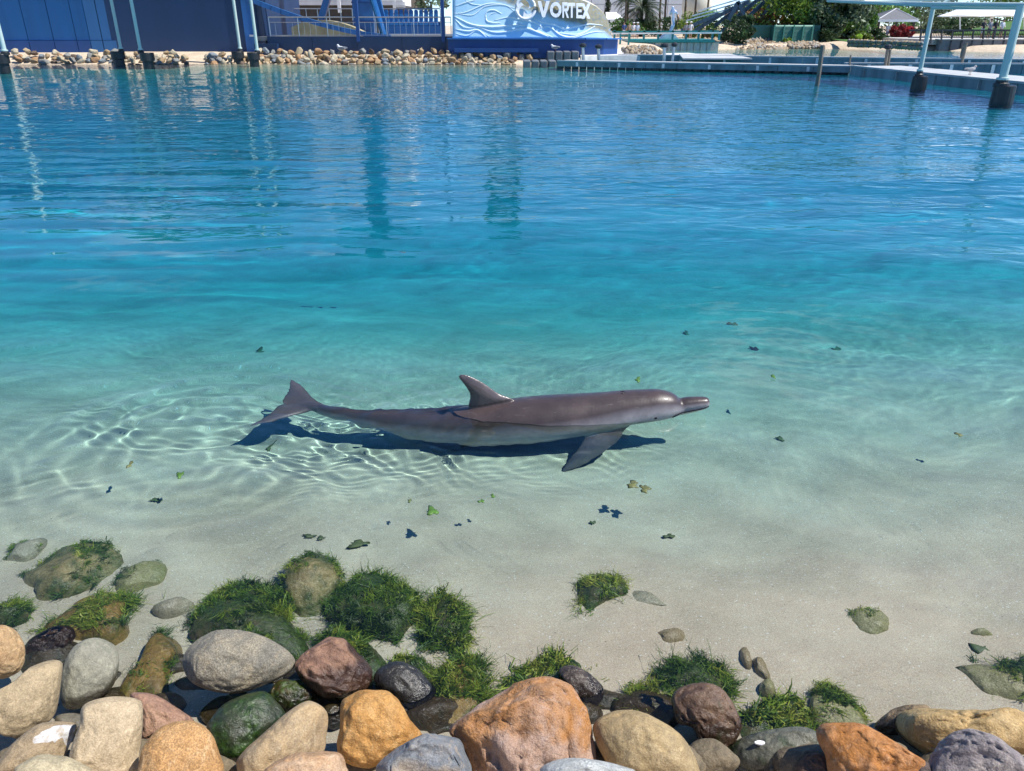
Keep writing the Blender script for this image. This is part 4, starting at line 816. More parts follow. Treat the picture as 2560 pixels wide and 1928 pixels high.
# --- stones of the far bank
SH = []
for k in range(8):
    D, U, Fc = shape_dirs(3, 70 + k, 9, .05, .55); q = fbm(D, 1.3, 4, 40 + k); V = U * np.array([1.1, .85, .72]) * (1 + q[:, None] * .22)
    me = bpy.data.meshes.new('bank_stone'); me.from_pydata(V.tolist(), [], Fc.tolist()); me.shade_smooth(); SH.append(me)
TONES = [('tan', (.46, .33, .19)), ('orange-brown', (.46, .28, .15)), ('grey', (.30, .30, .28)), ('cream', (.60, .52, .38)), ('dark brown', (.17, .12, .09)), ('blue-grey', (.24, .28, .31)), ('sandy', (.50, .40, .26))]
TM = [rock_mat('bank_stone_' + n.replace('-', '_').replace(' ', '_'), c, tuple(v * .7 for v in c), tuple(min(.7, v * 1.25) for v in c), scale=2.5, crag=.3, speck=.2) for n, c in TONES]
for me in SH: me.materials.append(TM[0])
br = np.random.default_rng(8)
def bank_stone(x, y, z, r):
    o = bpy.data.objects.new('bank_stone', SH[br.integers(8)]); COL.objects.link(o); o.location = (x, y, z)
    o.rotation_euler = (br.normal(0, .5), br.normal(0, .5), br.uniform(0, 6.3)); o.scale = (r * br.uniform(.85, 1.3), r * br.uniform(.85, 1.2), r * br.uniform(.8, 1.1))
    k = br.choice(7, p=[.24, .11, .14, .22, .06, .06, .17]); o.material_slots[0].link = 'OBJECT'; o.material_slots[0].material = TM[k]
    tag(o, TONES[k][0] + ' rounded stone among the many heaped along the far bank', 'stone', 'stones heaped along the far bank')
rows = ((48.45, -.02), (49.0, .20), (49.5, .38), (50.0, .56))
for ri, (yy, zz) in enumerate(rows):
    px = -20
    while px < 1330:
        r = br.uniform(.16, .265); p = at(px, 150, yy)
        left = px < 460; gap = 462 < px < 512
        if not gap and not (px < 34) and not (ri == 3 and (px < 640) and br.random() < .5) and not (ri == 0 and px < 290) and not (1290 < px and ri < 2):
            bank_stone(p.x, yy + br.normal(0, .1), zz + br.normal(0, .05) + (.05 if ri == 3 else 0), r)
        px += r * 1.86 * 42.5
# --- ride platform with railing
YP = 51.0; pl = empty('ride_platform', at(880, 132, YP), 'navy platform with steel railings in front of the ride', 'platform')
zd = at(880, 91, YP).z
for k in range(4): MB().quadbox((at(668 + 112 * k, 100, YP).x + .01, YP, .35), (at(668 + 112 * (k + 1), 100, YP).x - .01, YP + .25, zd)).build('fascia_panel', B_DARK, pl)
MB().quadbox((at(640, 100, YP).x, YP - .5, .3), (at(696, 100, YP).x, YP - .02, at(640, 109, YP).z)).build('step_block', B_DARK, pl)
MB().prism([Vector((at(1115, 100, YP).x, YP - .02, .35)), Vector((at(1136, 100, YP).x, YP - .45, .35)), Vector((at(1136, 100, YP).x, YP - .45, zd)), Vector((at(1115, 100, YP).x, YP - .02, zd))], (0, .5, 0)).build('shadow_fin', B_DARK, pl)  # dark fin stands in for the diagonal shadow the sign plinth casts
MB().quadbox((at(640, 100, YP).x, YP + .26, zd - .25), (at(1140, 100, YP).x, YP + 16, zd - .02)).build('deck', mat('dark_deck', (.16, .17, .18), .7), pl)
ztr = at(880, 43, YP).z; zmid = at(880, 56, YP).z
for x0, x1 in ((672, 889), (897, 1102), (1112, 1127)):
    a = at(x0, 60, YP).x; b = at(x1, 60, YP).x
    MB().tube([(a, YP + .08, ztr), (b, YP + .08, ztr)], .035, 8).build('top_rail', STEEL, pl)
    MB().tube([(a, YP + .08, zmid), (b, YP + .08, zmid)], .018, 6).build('mid_rail', STEEL, pl)
    MB().tube([(a, YP + .08, zd + .06), (b, YP + .08, zd + .06)], .018, 6).build('bottom_rail', STEEL, pl)
    n = max(1, round((b - a) / 1.55))
    for k in range(n + 1): x = a + (b - a) * k / n; MB().tube([(x, YP + .08, zd), (x, YP + .08, ztr)], .025, 6).build('rail_post', STEEL, pl)
    nb = int((b - a) / .34); mb = MB()
    for k in range(1, nb):
        if br.random() < .85: MB().tube([(a + (b - a) * k / nb, YP + .08, zd + .06), (a + (b - a) * k / nb, YP + .08, zmid)], .009, 5).build('baluster', STEEL, pl)
for px in (893, 1107): MB().quadbox((at(px - 4, 60, YP).x, YP - .06, zd - .3), (at(px + 4, 60, YP).x, YP + .16, 6.0)).build('tall_post', B_BASE, pl)
# glass-like rear railing
for x0, x1, py in ((735, 880, 22), (905, 1100, 22)):
    a = at(x0, py, YP + 9).x; b = at(x1, py, YP + 9).x; z = at(x0, py, YP + 9).z
    MB().tube([(a, YP + 9, z), (b, YP + 9, z)], .04, 6).build('rear_rail', STEEL, pl)
    for k in range(6): MB().tube([(a + (b - a) * k / 5, YP + 9, zd), (a + (b - a) * k / 5, YP + 9, z)], .03, 6).build('rear_post', STEEL, pl)
# --- swooping blue beam and splash tank
sb = []
for u in np.linspace(0, 1, 16):
    px = 604 + 372 * u; py = -10 + 104 * (1 - (1 - u) ** 1.55) * .98
    sb.append(at(px, py, YP + 1.6))
mb = MB()
for p, q in zip(sb[:-1], sb[1:]): mb.bar(p, q + (q - p) * .05, .35, .26)
tag(mb.build('swoop_beam', B_RIDE), 'blue curved beam swooping down behind the platform railing', 'beam')
mb = MB(); n = 14; tp = [at(728 + 195 * u, 88 - 38 * (1 - (2 * u - .7) ** 2 if u < .35 else 1 - ((u - .35) / .65) ** 2), YP + 3.2) for u in np.linspace(0, 1, n)]
mb.prism([Vector((tp[0].x, YP + 3.2, zd - .05))] + tp + [Vector((tp[-1].x, YP + 3.2, zd - .05))], (0, 2.5, 0))
tag(mb.build('splash_tank', mat('tan_render', (.36, .31, .18), .8, .2, 1.5)), 'tan humped tank wall behind the swooping blue beam', 'tank')
# --- ride tower with hydraulic arms and a gondola of seats
YR = 56.0; rd = empty('swing_ride', (at(930, 90, YR).x, YR, zd - .05), 'blue swing ride tower with slanted arms and rows of seats', 'ride')
xt = at(914, 60, YR).x
tow_ = MB().quadbox((xt - .7, YR - .5, zd - .1), (xt + .62, YR + .5, 12.6)).build('tower', B_RIDE, rd)
for k in range(10): MB().quadbox((xt - .74, YR - .55, zd + .8 + k * 1.1), (xt + .66, YR - .48, zd + .88 + k * 1.1)).build('tower_band', B_BASE, tow_)
MB().tube([at(960, 88, YR - .8), at(926, -20, YR - .8), (xt - .2, YR - .6, 7.5)], [.2, .2, .16], 12).build('hydraulic_arm', mat('chrome_blue', (.06, .22, .45), .2, .1, 2, .6), rd)
MB().bar(at(803, 50, YR), at(835, -60, YR), .45, .4).build('slanted_leg', B_RIDE, rd)
MB().bar(at(968, 90, YR), at(935, -40, YR), .4, .35).build('slanted_leg', B_RIDE, rd)
MB().quadbox((xt - 3.2, YR - .4, 10.8), (xt + 2.9, YR + .4, 11.9)).build('cross_arm', B_RIDE, rd)
SEATM = paint('seat_blue', (.03, .20, .48), .35)
seat_me = None
for row, (py0, Yq) in enumerate(((47, YP + 5.0), (36, YP + 6.5))):
    for k in range(11):
        px = 966 + k * 12.4
        c = at(px, py0 + 16, Yq)
        if seat_me is None:
            mb = MB(); mb.quadbox((-.13, -.1, 0), (.13, .25, .12)); mb.quadbox((-.13, .17, .1), (.13, .27, .62)); mb.quadbox((-.09, .10, .45), (.09, .2, .68)); mb.bar((-.12, -.05, .12), (-.12, .2, .42), .03, .03); mb.bar((.12, -.05, .12), (.12, .2, .42), .03, .03)
            o = link_mesh('seat', [tuple(Vector(v) + c) for v in mb.v], mb.f, SEATM, rd, False, tuple(c)); seat_me = o.data
        else:
            o = bpy.data.objects.new('seat', seat_me); COL.objects.link(o); o.parent = rd; o.location = c - rd.location
    a = at(960, py0 + 17, Yq); b = at(1104, py0 + 17, Yq); MB().quadbox((a.x, Yq - .1, a.z - .5), (b.x, Yq + .4, a.z - .02)).build('gondola_beam', B_RIDE, rd)
# --- unseen tower behind the sign, added for its dark reflection in the water
YT = 58.0; tw = empty('unseen_tower', (at(1258, 90, YT).x, YT, .6), 'dark blue lattice tower unseen behind the wave sign, added for its reflection', 'tower')
xt = at(1258, 60, YT).x
for a in (-.9, .9):
    for c in (-.9, .9): MB().quadbox((xt + a - .17, YT + c - .17, .5), (xt + a + .17, YT + c + .17, 11.5)).build('tower_leg', B_NAVY, tw)
for k in range(7):
    z = 1.2 + k * 1.5
    for sgn in (-1, 1): MB().bar((xt - .9 * sgn, YT - .9, z), (xt + .9 * sgn, YT - .9, z + 1.4), .16, .16).build('brace', B_NAVY, tw)
MB().quadbox((xt - 1.3, YT - 1.3, 8.5), (xt + 1.3, YT + 1.3, 11.9)).build('machine_housing', B_NAVY, tw)
# --- wave sign on its blue plinth
YS = 50.3; sg = empty('wave_sign', at(1330, 130, YS), 'light blue curved sign wall with wave reliefs and the word VORTEX', 'sign')
def sgp(px, py, push=0.0):                             # a point on the sign face: bulging in plan, leaning back with height
    u = (px - 1130) / 400.0; p = at(px, py, YS); zz = p.z - at(1330, 97, YS).z
    Yq = YS - .55 * (1 - (2 * u - .8) ** 2) * .6 + .30 * zz + 1.3 * max(0, u - .72) ** 2 * 4 - push
    return at(px, py, Yq)
rt = [(1531, 97), (1526, 70), (1519, 48), (1508, 30), (1492, 15), (1470, 3), (1440, -8), (1400, -20), (1340, -38), (1260, -50), (1190, -56), (1129, -58)]
NX = 40; NYs = 22; V = []; F = []
def right_at(py):
    ysr = [p[1] for p in rt[:9]][::-1]; xs = [p[0] for p in rt[:9]][::-1]; return float(np.interp(py, ysr, xs))
def top_at(px):
    xs = [p[0] for p in rt][::-1]; yy = [p[1] for p in rt][::-1]; return float(np.interp(px, xs, yy))
for j in range(NYs + 1):
    for i in range(NX + 1):
        px = 1131 + (1530 - 1131) * i / NX; tp_ = min(96.5, top_at(px)); py = 97 + (tp_ - 97) * j / NYs
        V.append(tuple(sgp(px, py)))
n1 = len(V); V += [(x, y + .35, z) for x, y, z in V]
w_ = NX + 1
for j in range(NYs):
    for i in range(NX):
        a = j * w_ + i; F.append((a, a + 1, a + w_ + 1, a + w_)); F.append((n1 + a, n1 + a + w_, n1 + a + w_ + 1, n1 + a + 1))
ed = [i for i in range(w_)] + [j * w_ + NX for j in range(1, NYs + 1)] + [NYs * w_ + i for i in range(NX - 1, -1, -1)] + [j * w_ for j in range(NYs - 1, 0, -1)]
for k in range(len(ed)): a, b = ed[k], ed[(k + 1) % len(ed)]; F.append((a, n1 + a, n1 + b, b))
t = NT('sign_face'); co = t.coord(); f = t.noise(co, .8, 5, .6, .5); c = t.ramp(f, [(.3, (.36, .62, .82)), (.7, (.54, .76, .90))])
sx = t.n('SeparateXYZ'); t.l(co, sx.inputs[0])
gz = t.math('SUBTRACT', t.math('ADD', sx.outputs[2], t.math('MULTIPLY', sx.outputs[0], .29)), t.math('MULTIPLY', t.noise(co, 1.2, 3), .5))
gm = t.ramp(t.math('MULTIPLY', gz, .25), [(.46, 0.0), (.53, 1.0)])
gold = t.ramp(t.noise(co, 3.0, 6, .7), [(.35, (.12, .20, .26)), (.5, (.36, .31, .17)), (.65, (.22, .34, .50))])
c = t.mix(gm, c, gold)
link_mesh('sign_face', V, F, t.set(Base_Color=c, Roughness=.4, Normal=t.bump(t.noise(co, 8, 4), .1, .02)), sg, True)
WAVEM = paint('wave_white', (.74, .86, .92), .4, .05)
def relief(pts, w0=.11):
    pts = [np.array(p, float) for p in pts]; dense = []
    P_ = [pts[0] * 2 - pts[1]] + pts + [pts[-1] * 2 - pts[-2]]
    for i in range(1, len(P_) - 2):
        for u in np.linspace(0, 1, 7, endpoint=False):
            p0, p1, p2, p3 = P_[i - 1:i + 3]; dense.append(.5 * (2 * p1 + (p2 - p0) * u + (2 * p0 - 5 * p1 + 4 * p2 - p3) * u * u + (3 * p1 - p0 - 3 * p2 + p3) * u ** 3))
    dense.append(pts[-1]); n = len(dense)
    MB().tube([sgp(p[0], p[1], .0) for p in dense], [.55 * w0 * (.3 + .7 * sin(pi * (i + .5) / n)) for i in range(n)], 8).build('wave_relief', WAVEM, sg, True)
def zs(pts): return [(1100 + x * .2712, y * .2712) for x, y in pts]
for pts, w in ((zs([(130,130),(250,110),(420,40),(560,40),(700,80)]), .07), (zs([(130,120),(300,140),(420,60),(600,50),(690,110)]), .06), (zs([(130,150),(300,230),(500,250),(700,230),(780,240)]), .12),
               (zs([(140,270),(260,290),(350,280),(430,345)]), .10), (zs([(140,310),(250,330),(340,285),(460,340)]), .07), (zs([(350,250),(500,300),(640,290),(760,265),(900,290),(1040,345)]), .12),
               (zs([(420,130),(430,190),(480,210),(560,215)]), .08), (zs([(415,150),(440,105),(500,95),(570,130)]), .08), (zs([(430,180),(470,130),(520,120)]), .05), (zs([(500,190),(640,160),(760,185),(880,210),(960,270)]), .09),
               (zs([(860,170),(960,215),(1060,230),(1150,265),(1260,245),(1380,225),(1500,235)]), .10), (zs([(920,260),(1010,250),(1100,320),(1200,345),(1320,310),(1430,240)]), .10), (zs([(1040,290),(1140,310),(1260,320),(1340,290),(1400,255)]), .07),
               (zs([(140,60),(250,20),(330,0)]), .07), (zs([(230,0),(300,40),(420,50)]), .05), (zs([(1100,345),(1230,350),(1400,300),(1520,290)]), .07), (zs([(700,290),(800,265),(900,300),(1000,340)]), .14), (zs([(140,180),(220,250),(330,260)]), .07)):
    relief(pts, w)
def letter(ch, x0, x1, y0, y1):
    mb = MB(); w = x1 - x0; h = y1 - y0; sw = .24
    S_ = {'V': [[(0, 0), (.3, 0), (.5, .62), (.72, 0), (1, 0), (.62, 1), (.38, 1)]],
          'R': [[(0, 0), (.26, 0), (.26, 1), (0, 1)], [(.26, 0), (.82, .0), (1, .15), (1, .42), (.82, .57), (.26, .57), (.26, .40), (.70, .38), (.72, .2), (.26, .18)], [(.4, .57), (.68, .57), (1.02, 1), (.72, 1)]],
          'T': [[(0, 0), (1, 0), (1, .2), (0, .2)], [(.37, .2), (.63, .2), (.63, 1), (.37, 1)]],
          'E': [[(0, 0), (.28, 0), (.28, 1), (0, 1)], [(.28, 0), (1, 0), (1, .2), (.28, .2)], [(.28, .41), (.88, .41), (.88, .59), (.28, .59)], [(.28, .8), (1, .8), (1, 1), (.28, 1)]],
          'X': [[(0, 0), (.32, 0), (1, 1), (.68, 1)], [(.68, 0), (1, 0), (.32, 1), (0, 1)]]}
    if ch == 'O':
        n = 20; polys = []
        for k in range(n):
            a, b = 2 * pi * k / n, 2 * pi * (k + 1) / n
            polys.append([(.5 + .5 * cos(a), .5 + .5 * sin(a)), (.5 + .5 * cos(b), .5 + .5 * sin(b)), (.5 + .26 * cos(b), .5 + .28 * sin(b)), (.5 + .26 * cos(a), .5 + .28 * sin(a))])
    else: polys = S_[ch]
    for q, po in enumerate(polys):
        P_ = [sgp(x0 + w * u, y0 + h * v, .34 + .006 * (q % 2)) for u, v in po]; mb.prism(P_, (0, .22, .02))
    o = mb.build('letter', LETTER, sg); 
for ch, a, b, y0, y1 in (('V', 1344, 1374, 4, 43), ('O', 1375, 1404, 6, 44), ('R', 1406, 1422, 7, 45), ('T', 1421, 1438, 8, 45), ('E', 1441, 1456, 9, 46), ('X', 1454, 1476, 10, 47)): letter(ch, a, b, y0, y1)
cxp, cyp, rp_ = 1314, 21, 23.5
ring = [sgp(cxp + rp_ * cos(a), cyp + rp_ * 1.16 * sin(a), .34) for a in np.linspace(0, 2 * pi, 33)]
emb_ = MB().tube(ring, .085, 8, False).build('emblem_ring', LETTER, sg, True)
for k in range(3):
    a0 = k * 2 * pi / 3 + .4; cr = []
    outer = [(20 * cos(a0 + q), 20 * 1.16 * sin(a0 + q)) for q in np.linspace(0, 1.5, 8)]
    inner = [((6 + 10 * (1 - v)) * cos(a0 + 1.5 * v + .35), (6 + 10 * (1 - v)) * 1.16 * sin(a0 + 1.5 * v + .35)) for v in np.linspace(1, 0, 8)]
    MB().prism([sgp(cxp + x, cyp + y, .32) for x, y in outer + inner], (0, .12, 0)).build('emblem_blade', LETTER, emb_)
NPL = 7
edge = [(1120, 0.0), (1190, -.15), (1260, -.28), (1330, -.3), (1400, -.22), (1460, -.02), (1510, .5), (1545, 1.5), (1530, 3.0)]
for (xa, da), (xb, db) in zip(edge[:-1], edge[1:]):
    a = at(xa, 97, YS - .25 + da); b = at(xb, 97, YS - .25 + db); p0 = Vector((a.x, a.y, .3)); p1 = Vector((b.x, b.y, .3))
    mb = MB(); mb.prism([p0, p1, Vector((p1.x, p1.y, at(xb, 98, b.y).z)), Vector((p0.x, p0.y, at(xa, 98, a.y).z))], (0, .3, 0)); mb.build('plinth_panel', B_BASE, sg)
    mb = MB(); mb.bar(Vector((p0.x, p0.y - .03, a.z)), Vector((p1.x, p1.y - .03, b.z)), .5, .07); mb.build('plinth_cap', B_STRIP, sg)
MB().prism([at(xa, 97, YS + da - .2) for xa, da in edge] , (0, 0, .012)).build('plinth_top', B_BASE, sg)
MB().pbox(1136, 121, 1347, 131, YS - .95, .5).build('low_ledge', B_BASE, sg)
# --- floating dock cubes
def dock_cubes(name, px0, px1, py0, py1, n, Y, dep, rowsn, label):
    e = empty(name, at((px0 + px1) / 2, py1, Y), label, 'dock')
    a = at(px0, py1, Y); b = at(px1, py0, Y); w = (b.x - a.x) / n
    for r_ in range(rowsn):
        for k in range(n): MB().quadbox((a.x + k * w + .03, Y + r_ * dep + .02, a.z - .1), (a.x + (k + 1) * w - .03, Y + (r_ + 1) * dep - .02, b.z)).build('float_cube', GREYP, e, False, .06)
yq = G(1340, 168, 0).y
dock_cubes('floating_dock', 1307, 1392, 152, 168, 4, yq, .55, 3, 'row of four grey plastic float cubes at the end of the pontoon')
dock_cubes('floating_dock', 1367, 1449, 128.5, 147, 4, yq + 3.2, .55, 3, 'upper stack of grey plastic float cubes with a gull on it')
# --- pontoon walkways
def pontoon(name, A, B, width, zt, label, zb=.10, blocks=0, joints=9):
    e = empty(name, A, label, 'pontoon', 'grey pontoon walkways'); A = Vector(A); B = Vector(B); d = (B - A); d.z = 0; L = d.length; d.normalize(); n = Vector((-d.y, d.x, 0))
    for k in range(joints):
        p = A + d * (L * k / joints + .012); q = A + d * (L * (k + 1) / joints - .012)
        MB().prism([Vector((p.x, p.y, zb)), Vector((q.x, q.y, zb)), Vector((q.x, q.y, zt - .07)), Vector((p.x, p.y, zt - .07))], n * .25).build('side_panel', PONT, e)
    MB().bar(Vector((A.x, A.y, zt - .035)) + n * .09, Vector((B.x, B.y, zt - .035)) + n * .09, .24, .07).build('edge_beam', DECKM, e)
    nb = int(L / 1.1)
    for k in range(nb):
        p = A + d * (L * k / nb + .01); q = A + d * (L * (k + 1) / nb - .01)
        MB().prism([Vector((p.x, p.y, zt - .09)) + n * .22, Vector((q.x, q.y, zt - .09)) + n * .22, Vector((q.x, q.y, zt - .09)) + n * width, Vector((p.x, p.y, zt - .09)) + n * width], (0, 0, .06)).build('deck_slab', DECKM, e)
    for k in range(blocks):
        p = A + d * (L * (k + .5) / blocks); MB().quadbox((p.x - .16, p.y + .05, -.35), (p.x + .16, p.y + .6, zb + .01)).build('float', BLACKP, e)
    for k in range(int(joints * .7)):
        p = A + d * (L * (k + .5) / (joints * .7)) - n * .012; MB().bar(Vector((p.x, p.y, zb + .02)), Vector((p.x, p.y, zt - .08)), .16, .025, Vector((0, 1, 0))).build('bracket', STEEL, e)
    return e
p0 = G(1392, 171, 0); p1 = G(2124, 188, 0); p2 = G(2640, 249, 0)
pontoon('pontoon_walkway', p0, p1, 1.6, .40, 'long grey pontoon running from the float cubes, black floats under it', blocks=34)
pontoon('pontoon_walkway', p1, p2, 2.4, .42, 'wider grey pontoon turning towards the near shade poles', zb=-.06, joints=7)
q0 = at(1545, 150, p0.y + 6); q1 = at(2700, 153, p1.y + 5)
pontoon('pontoon_walkway', Vector((q0.x, p0.y + 6, 0)), Vector((q1.x, p1.y + 3.6, 0)), 1.3, .50, 'rear grey pontoon parallel to the long one', zb=-.02, joints=14)
r0 = p1 + Vector((.6, 1.8, 0)); r1 = G(2700, 185, 0)
pontoon('pontoon_walkway', r0, r1, .8, .46, 'narrow middle pontoon joining the wider one', zb=-.02, joints=8)
mb = MB(); a = p0 + Vector((7.0, 1.7, .36)); mb.prism([a, a + Vector((3.8, 0, 0)), a + Vector((3.6, 4.2, .1)), a + Vector((.6, 4.2, .1))], (0, 0, .07)); tag(mb.build('gangway', DECKM), 'pale gangway slab bridging the two pontoons', 'gangway')
# slim posts on the pontoons
def slim(name, pts, r, m, label, grp='slim posts on the pontoons', knob=True):
    e = empty(name, pts[0], label, 'post', grp); MB().tube(pts, r, 8).build('shaft', m, e)
    if knob: MB().lathe(pts[-1], [(r * 1.2, -.06), (r * 2.4, 0), (r * 2.2, .1), (r * .8, .16)], 10).build('cap', BLACKP, e)
BRN = mat('weathered_timber', (.22, .19, .15), .8)
for px0, py0, px1, py1, m, r, lb in ((1458, 148, 1457, 116, STEEL, .085, 'steel post with a dark cap beside the upper float cubes'), (1497, 148, 1496, 119, STEEL, .085, 'second steel post from the upper float cubes'),
        (1660, 150, 1661, 116, STEEL, .09, 'steel post with a dark head at the gangway'), (1681, 150, 1686, 114, STEEL, .07, 'leaning steel post at the gangway'),
        (2047, 187, 2057, 113, BRN, .085, 'tall leaning brown timber post against the long pontoon'), (2124, 163, 2127, 138, BRN, .04, 'short thin rod at the corner of the pontoons'),
        (2213, 165, 2220, 120, BRN, .075, 'brown post with a box on top, left of a close pair'), (2220, 165, 2226, 124, BRN, .06, 'plain brown post, right of a close pair'),
        (2401, 152, 2408, 117, BRN, .07, 'shorter brown post of the pair near the shade poles'), (2404, 160, 2416, 107, BRN, .07, 'taller brown post of the pair near the shade poles')):
    b = G(px0, py0, .38); slim('slim_post', [b - Vector((0, 0, .5)), b, at(px1, py1, b.y)], r, m, lb, knob=m is not BRN or 'box' in lb)
# --- near shade structure on the right: two poles and beams
c1 = canopy_pole(2295, 190, 222, 38, 2300, 178, 'pale green shade pole on a black pile before the pontoon', hgt=at(2336, 14, G(2295, 222).y).z, rp=.075, group='shade poles on the right', straight=True)
c2 = canopy_pole(2503, 213, 256, 54, 2506, 200, 'stout pale green shade pole on a big black pile at the pontoon', hgt=at(2540, 14, G(2503, 256).y).z, rp=.115, group='shade poles on the right', straight=True)
e = empty('shade_pergola', c1, 'pale green pipe frame carried by the two shade poles', 'frame')
MB().tube([at(2152, 6, c1.y + 4), c1 + Vector((0, 0, .05)), at(2700, 14, c2.y - 1)], .065, 12).build('pipe_beam', PALEG, e)
MB().tube([at(2330, 19, c1.y), at(2690, 20, c2.y)], .06, 12).build('pipe_beam', PALEG, e)
MB().tube([at(2160, 4, c1.y + 4), at(2600, -10, c1.y + 6)], .06, 12).build('pipe_beam', PALEG, e)
MB().tube([at(2345, 16, c1.y), at(2420, -30, c1.y)], .05, 12).build('pipe_brace', PALEG, e)
MB().tube([c1, c1 + Vector((-1.5, 6, .3))], .06, 10).build('pipe_brace', PALEG, e)
# --- white slab, small rock heap, ramp
def slab(name, pts, z, h, m, kind=True):
    P_ = [G(x, y, z) for x, y in pts]; mb = MB(); mb.prism([p - Vector((0, 0, h)) for p in P_], (0, 0, h)); o = mb.build(name, m)
    return tag(o, kind='structure') if kind else o
slab('concrete_slab', [(1452, 141), (1500, 139), (1600, 138), (1610, 124), (1530, 122), (1500, 128), (1450, 134)], .46, .5, mat('white_concrete', (.66, .65, .62), .85))
slab('concrete_slab', [(1620, 134), (1720, 132), (1788, 140), (1700, 142), (1640, 142)], .35, .6, mat('white_concrete', (.66, .65, .62), .85))
t = NT('rubble_stone'); gi = t.n('NewGeometry'); co = t.coord()
RUB = t.set(Base_Color=t.mix(.35, t.ramp(gi.outputs['Random Per Island'], [(0, (.12, .09, .06)), (.3, (.28, .20, .12)), (.6, (.38, .30, .2)), (.85, (.24, .24, .23)), (1, (.48, .42, .32))]), t.ramp(t.noise(co, 6, 4), [(.3, .15), (.7, .7)]), 'OVERLAY'), Roughness=.85)
def rubble(name, pts_line, width, n, r, label_kind, seed, zf):
    rg = np.random.default_rng(seed); V = []; F = []; D, Fc = ico(1); b = 0
    for i in range(n):
        u = rg.random(); k = u * (len(pts_line) - 1); j = int(k); p = Vector(pts_line[j]).lerp(Vector(pts_line[min(j + 1, len(pts_line) - 1)]), k - j)
        v = rg.random(); c = p + Vector((rg.normal(0, .2), v * width, zf(v))); q = D * (r * rg.uniform(.6, 1.3, 3)) * (1 + .2 * rg.normal(size=(len(D), 1)) * .5)
        V.append(q + np.array(c)); F.append(Fc + b); b += len(D)
    return tag(link_mesh(name, np.concatenate(V), np.concatenate(F), RUB, None, False), label_kind, 'rubble', kind='stuff')
rubble('rubble_heap', [G(1575, 138, .4), G(1640, 138, .4)], 4, 200, .17, 'pale stone rubble heaped beside the white slab', 3, lambda v: .0 + .35 * sin(pi * v))
rubble('rubble_bank', [G(1785, 123, 0), G(1850, 123, 0), G(1920, 123.5, 0), G(1990, 122, 0)], 5.5, 700, .26, 'brown rubble sloping from the round bush to the lagoon', 4, lambda v: -.2 + v * .9)
rubble('rubble_bank', [G(1990, 121, .05), G(2060, 119, .1)], 3, 160, .2, 'low line of rubble below the green louvre fence', 5, lambda v: v * .4)
# --- teal footbridge over a plank wall
YB = 76.0; fb = empty('footbridge', at(1680, 124, YB), 'teal footbridge with railing above a pale plank wall', 'bridge')
a = at(1572, 99, YB); b = at(1787, 99, YB); zb_ = at(1680, 105.5, YB).z
MB().quadbox((a.x, YB - .1, zb_), (b.x, YB + 5, a.z)).build('deck', TEAL, fb)
npk = 26
for k in range(npk):
    x = a.x + (b.x - a.x) * k / npk; MB().quadbox((x, YB + .1 + (k % 2) * .22, -.8), (x + (b.x - a.x) / npk * .98, YB + .5, zb_)).build('plank', WHITE if k % 2 else CONC, fb)
for px in (1537, 1575, 1611, 1647, 1683, 1717, 1748, 1783, 1800):
    p = at(px, 76, YB); MB().quadbox((p.x - .09, YB, a.z - .05), (p.x + .09, YB + .16, p.z)).build('rail_post', TEAL, fb)
pa = at(1530, 80, YB); pb = at(1805, 78, YB)
MB().bar((pa.x, YB + .05, pa.z), (pb.x, YB + .05, pb.z), .1, .12).build('top_rail', TEAL, fb); MB().bar((pa.x, YB - .02, pa.z - .14), (pb.x, YB - .02, pb.z - .14), .06, .12).build('rail_board', WHITE, fb)
MB().bar((pa.x, YB + .07, pa.z - .9), (pb.x, YB + .07, pb.z - .9), .06, .06).build('low_rail', TEAL, fb)
MB().quadbox((b.x - .2, YB + .3, -.8), (at(1800, 99, YB).x, YB + 5, zb_)).build('abutment', CONC, fb)
for px in (1551, 1572): MB().pbox(px - 3, 84, px + 3, 122, YB - 6, .3).build('gate_post', TEAL, fb)
MB().pbox(1554, 88, 1570, 91, YB - 5.95, .1).build('gate_rail', TEAL, fb)
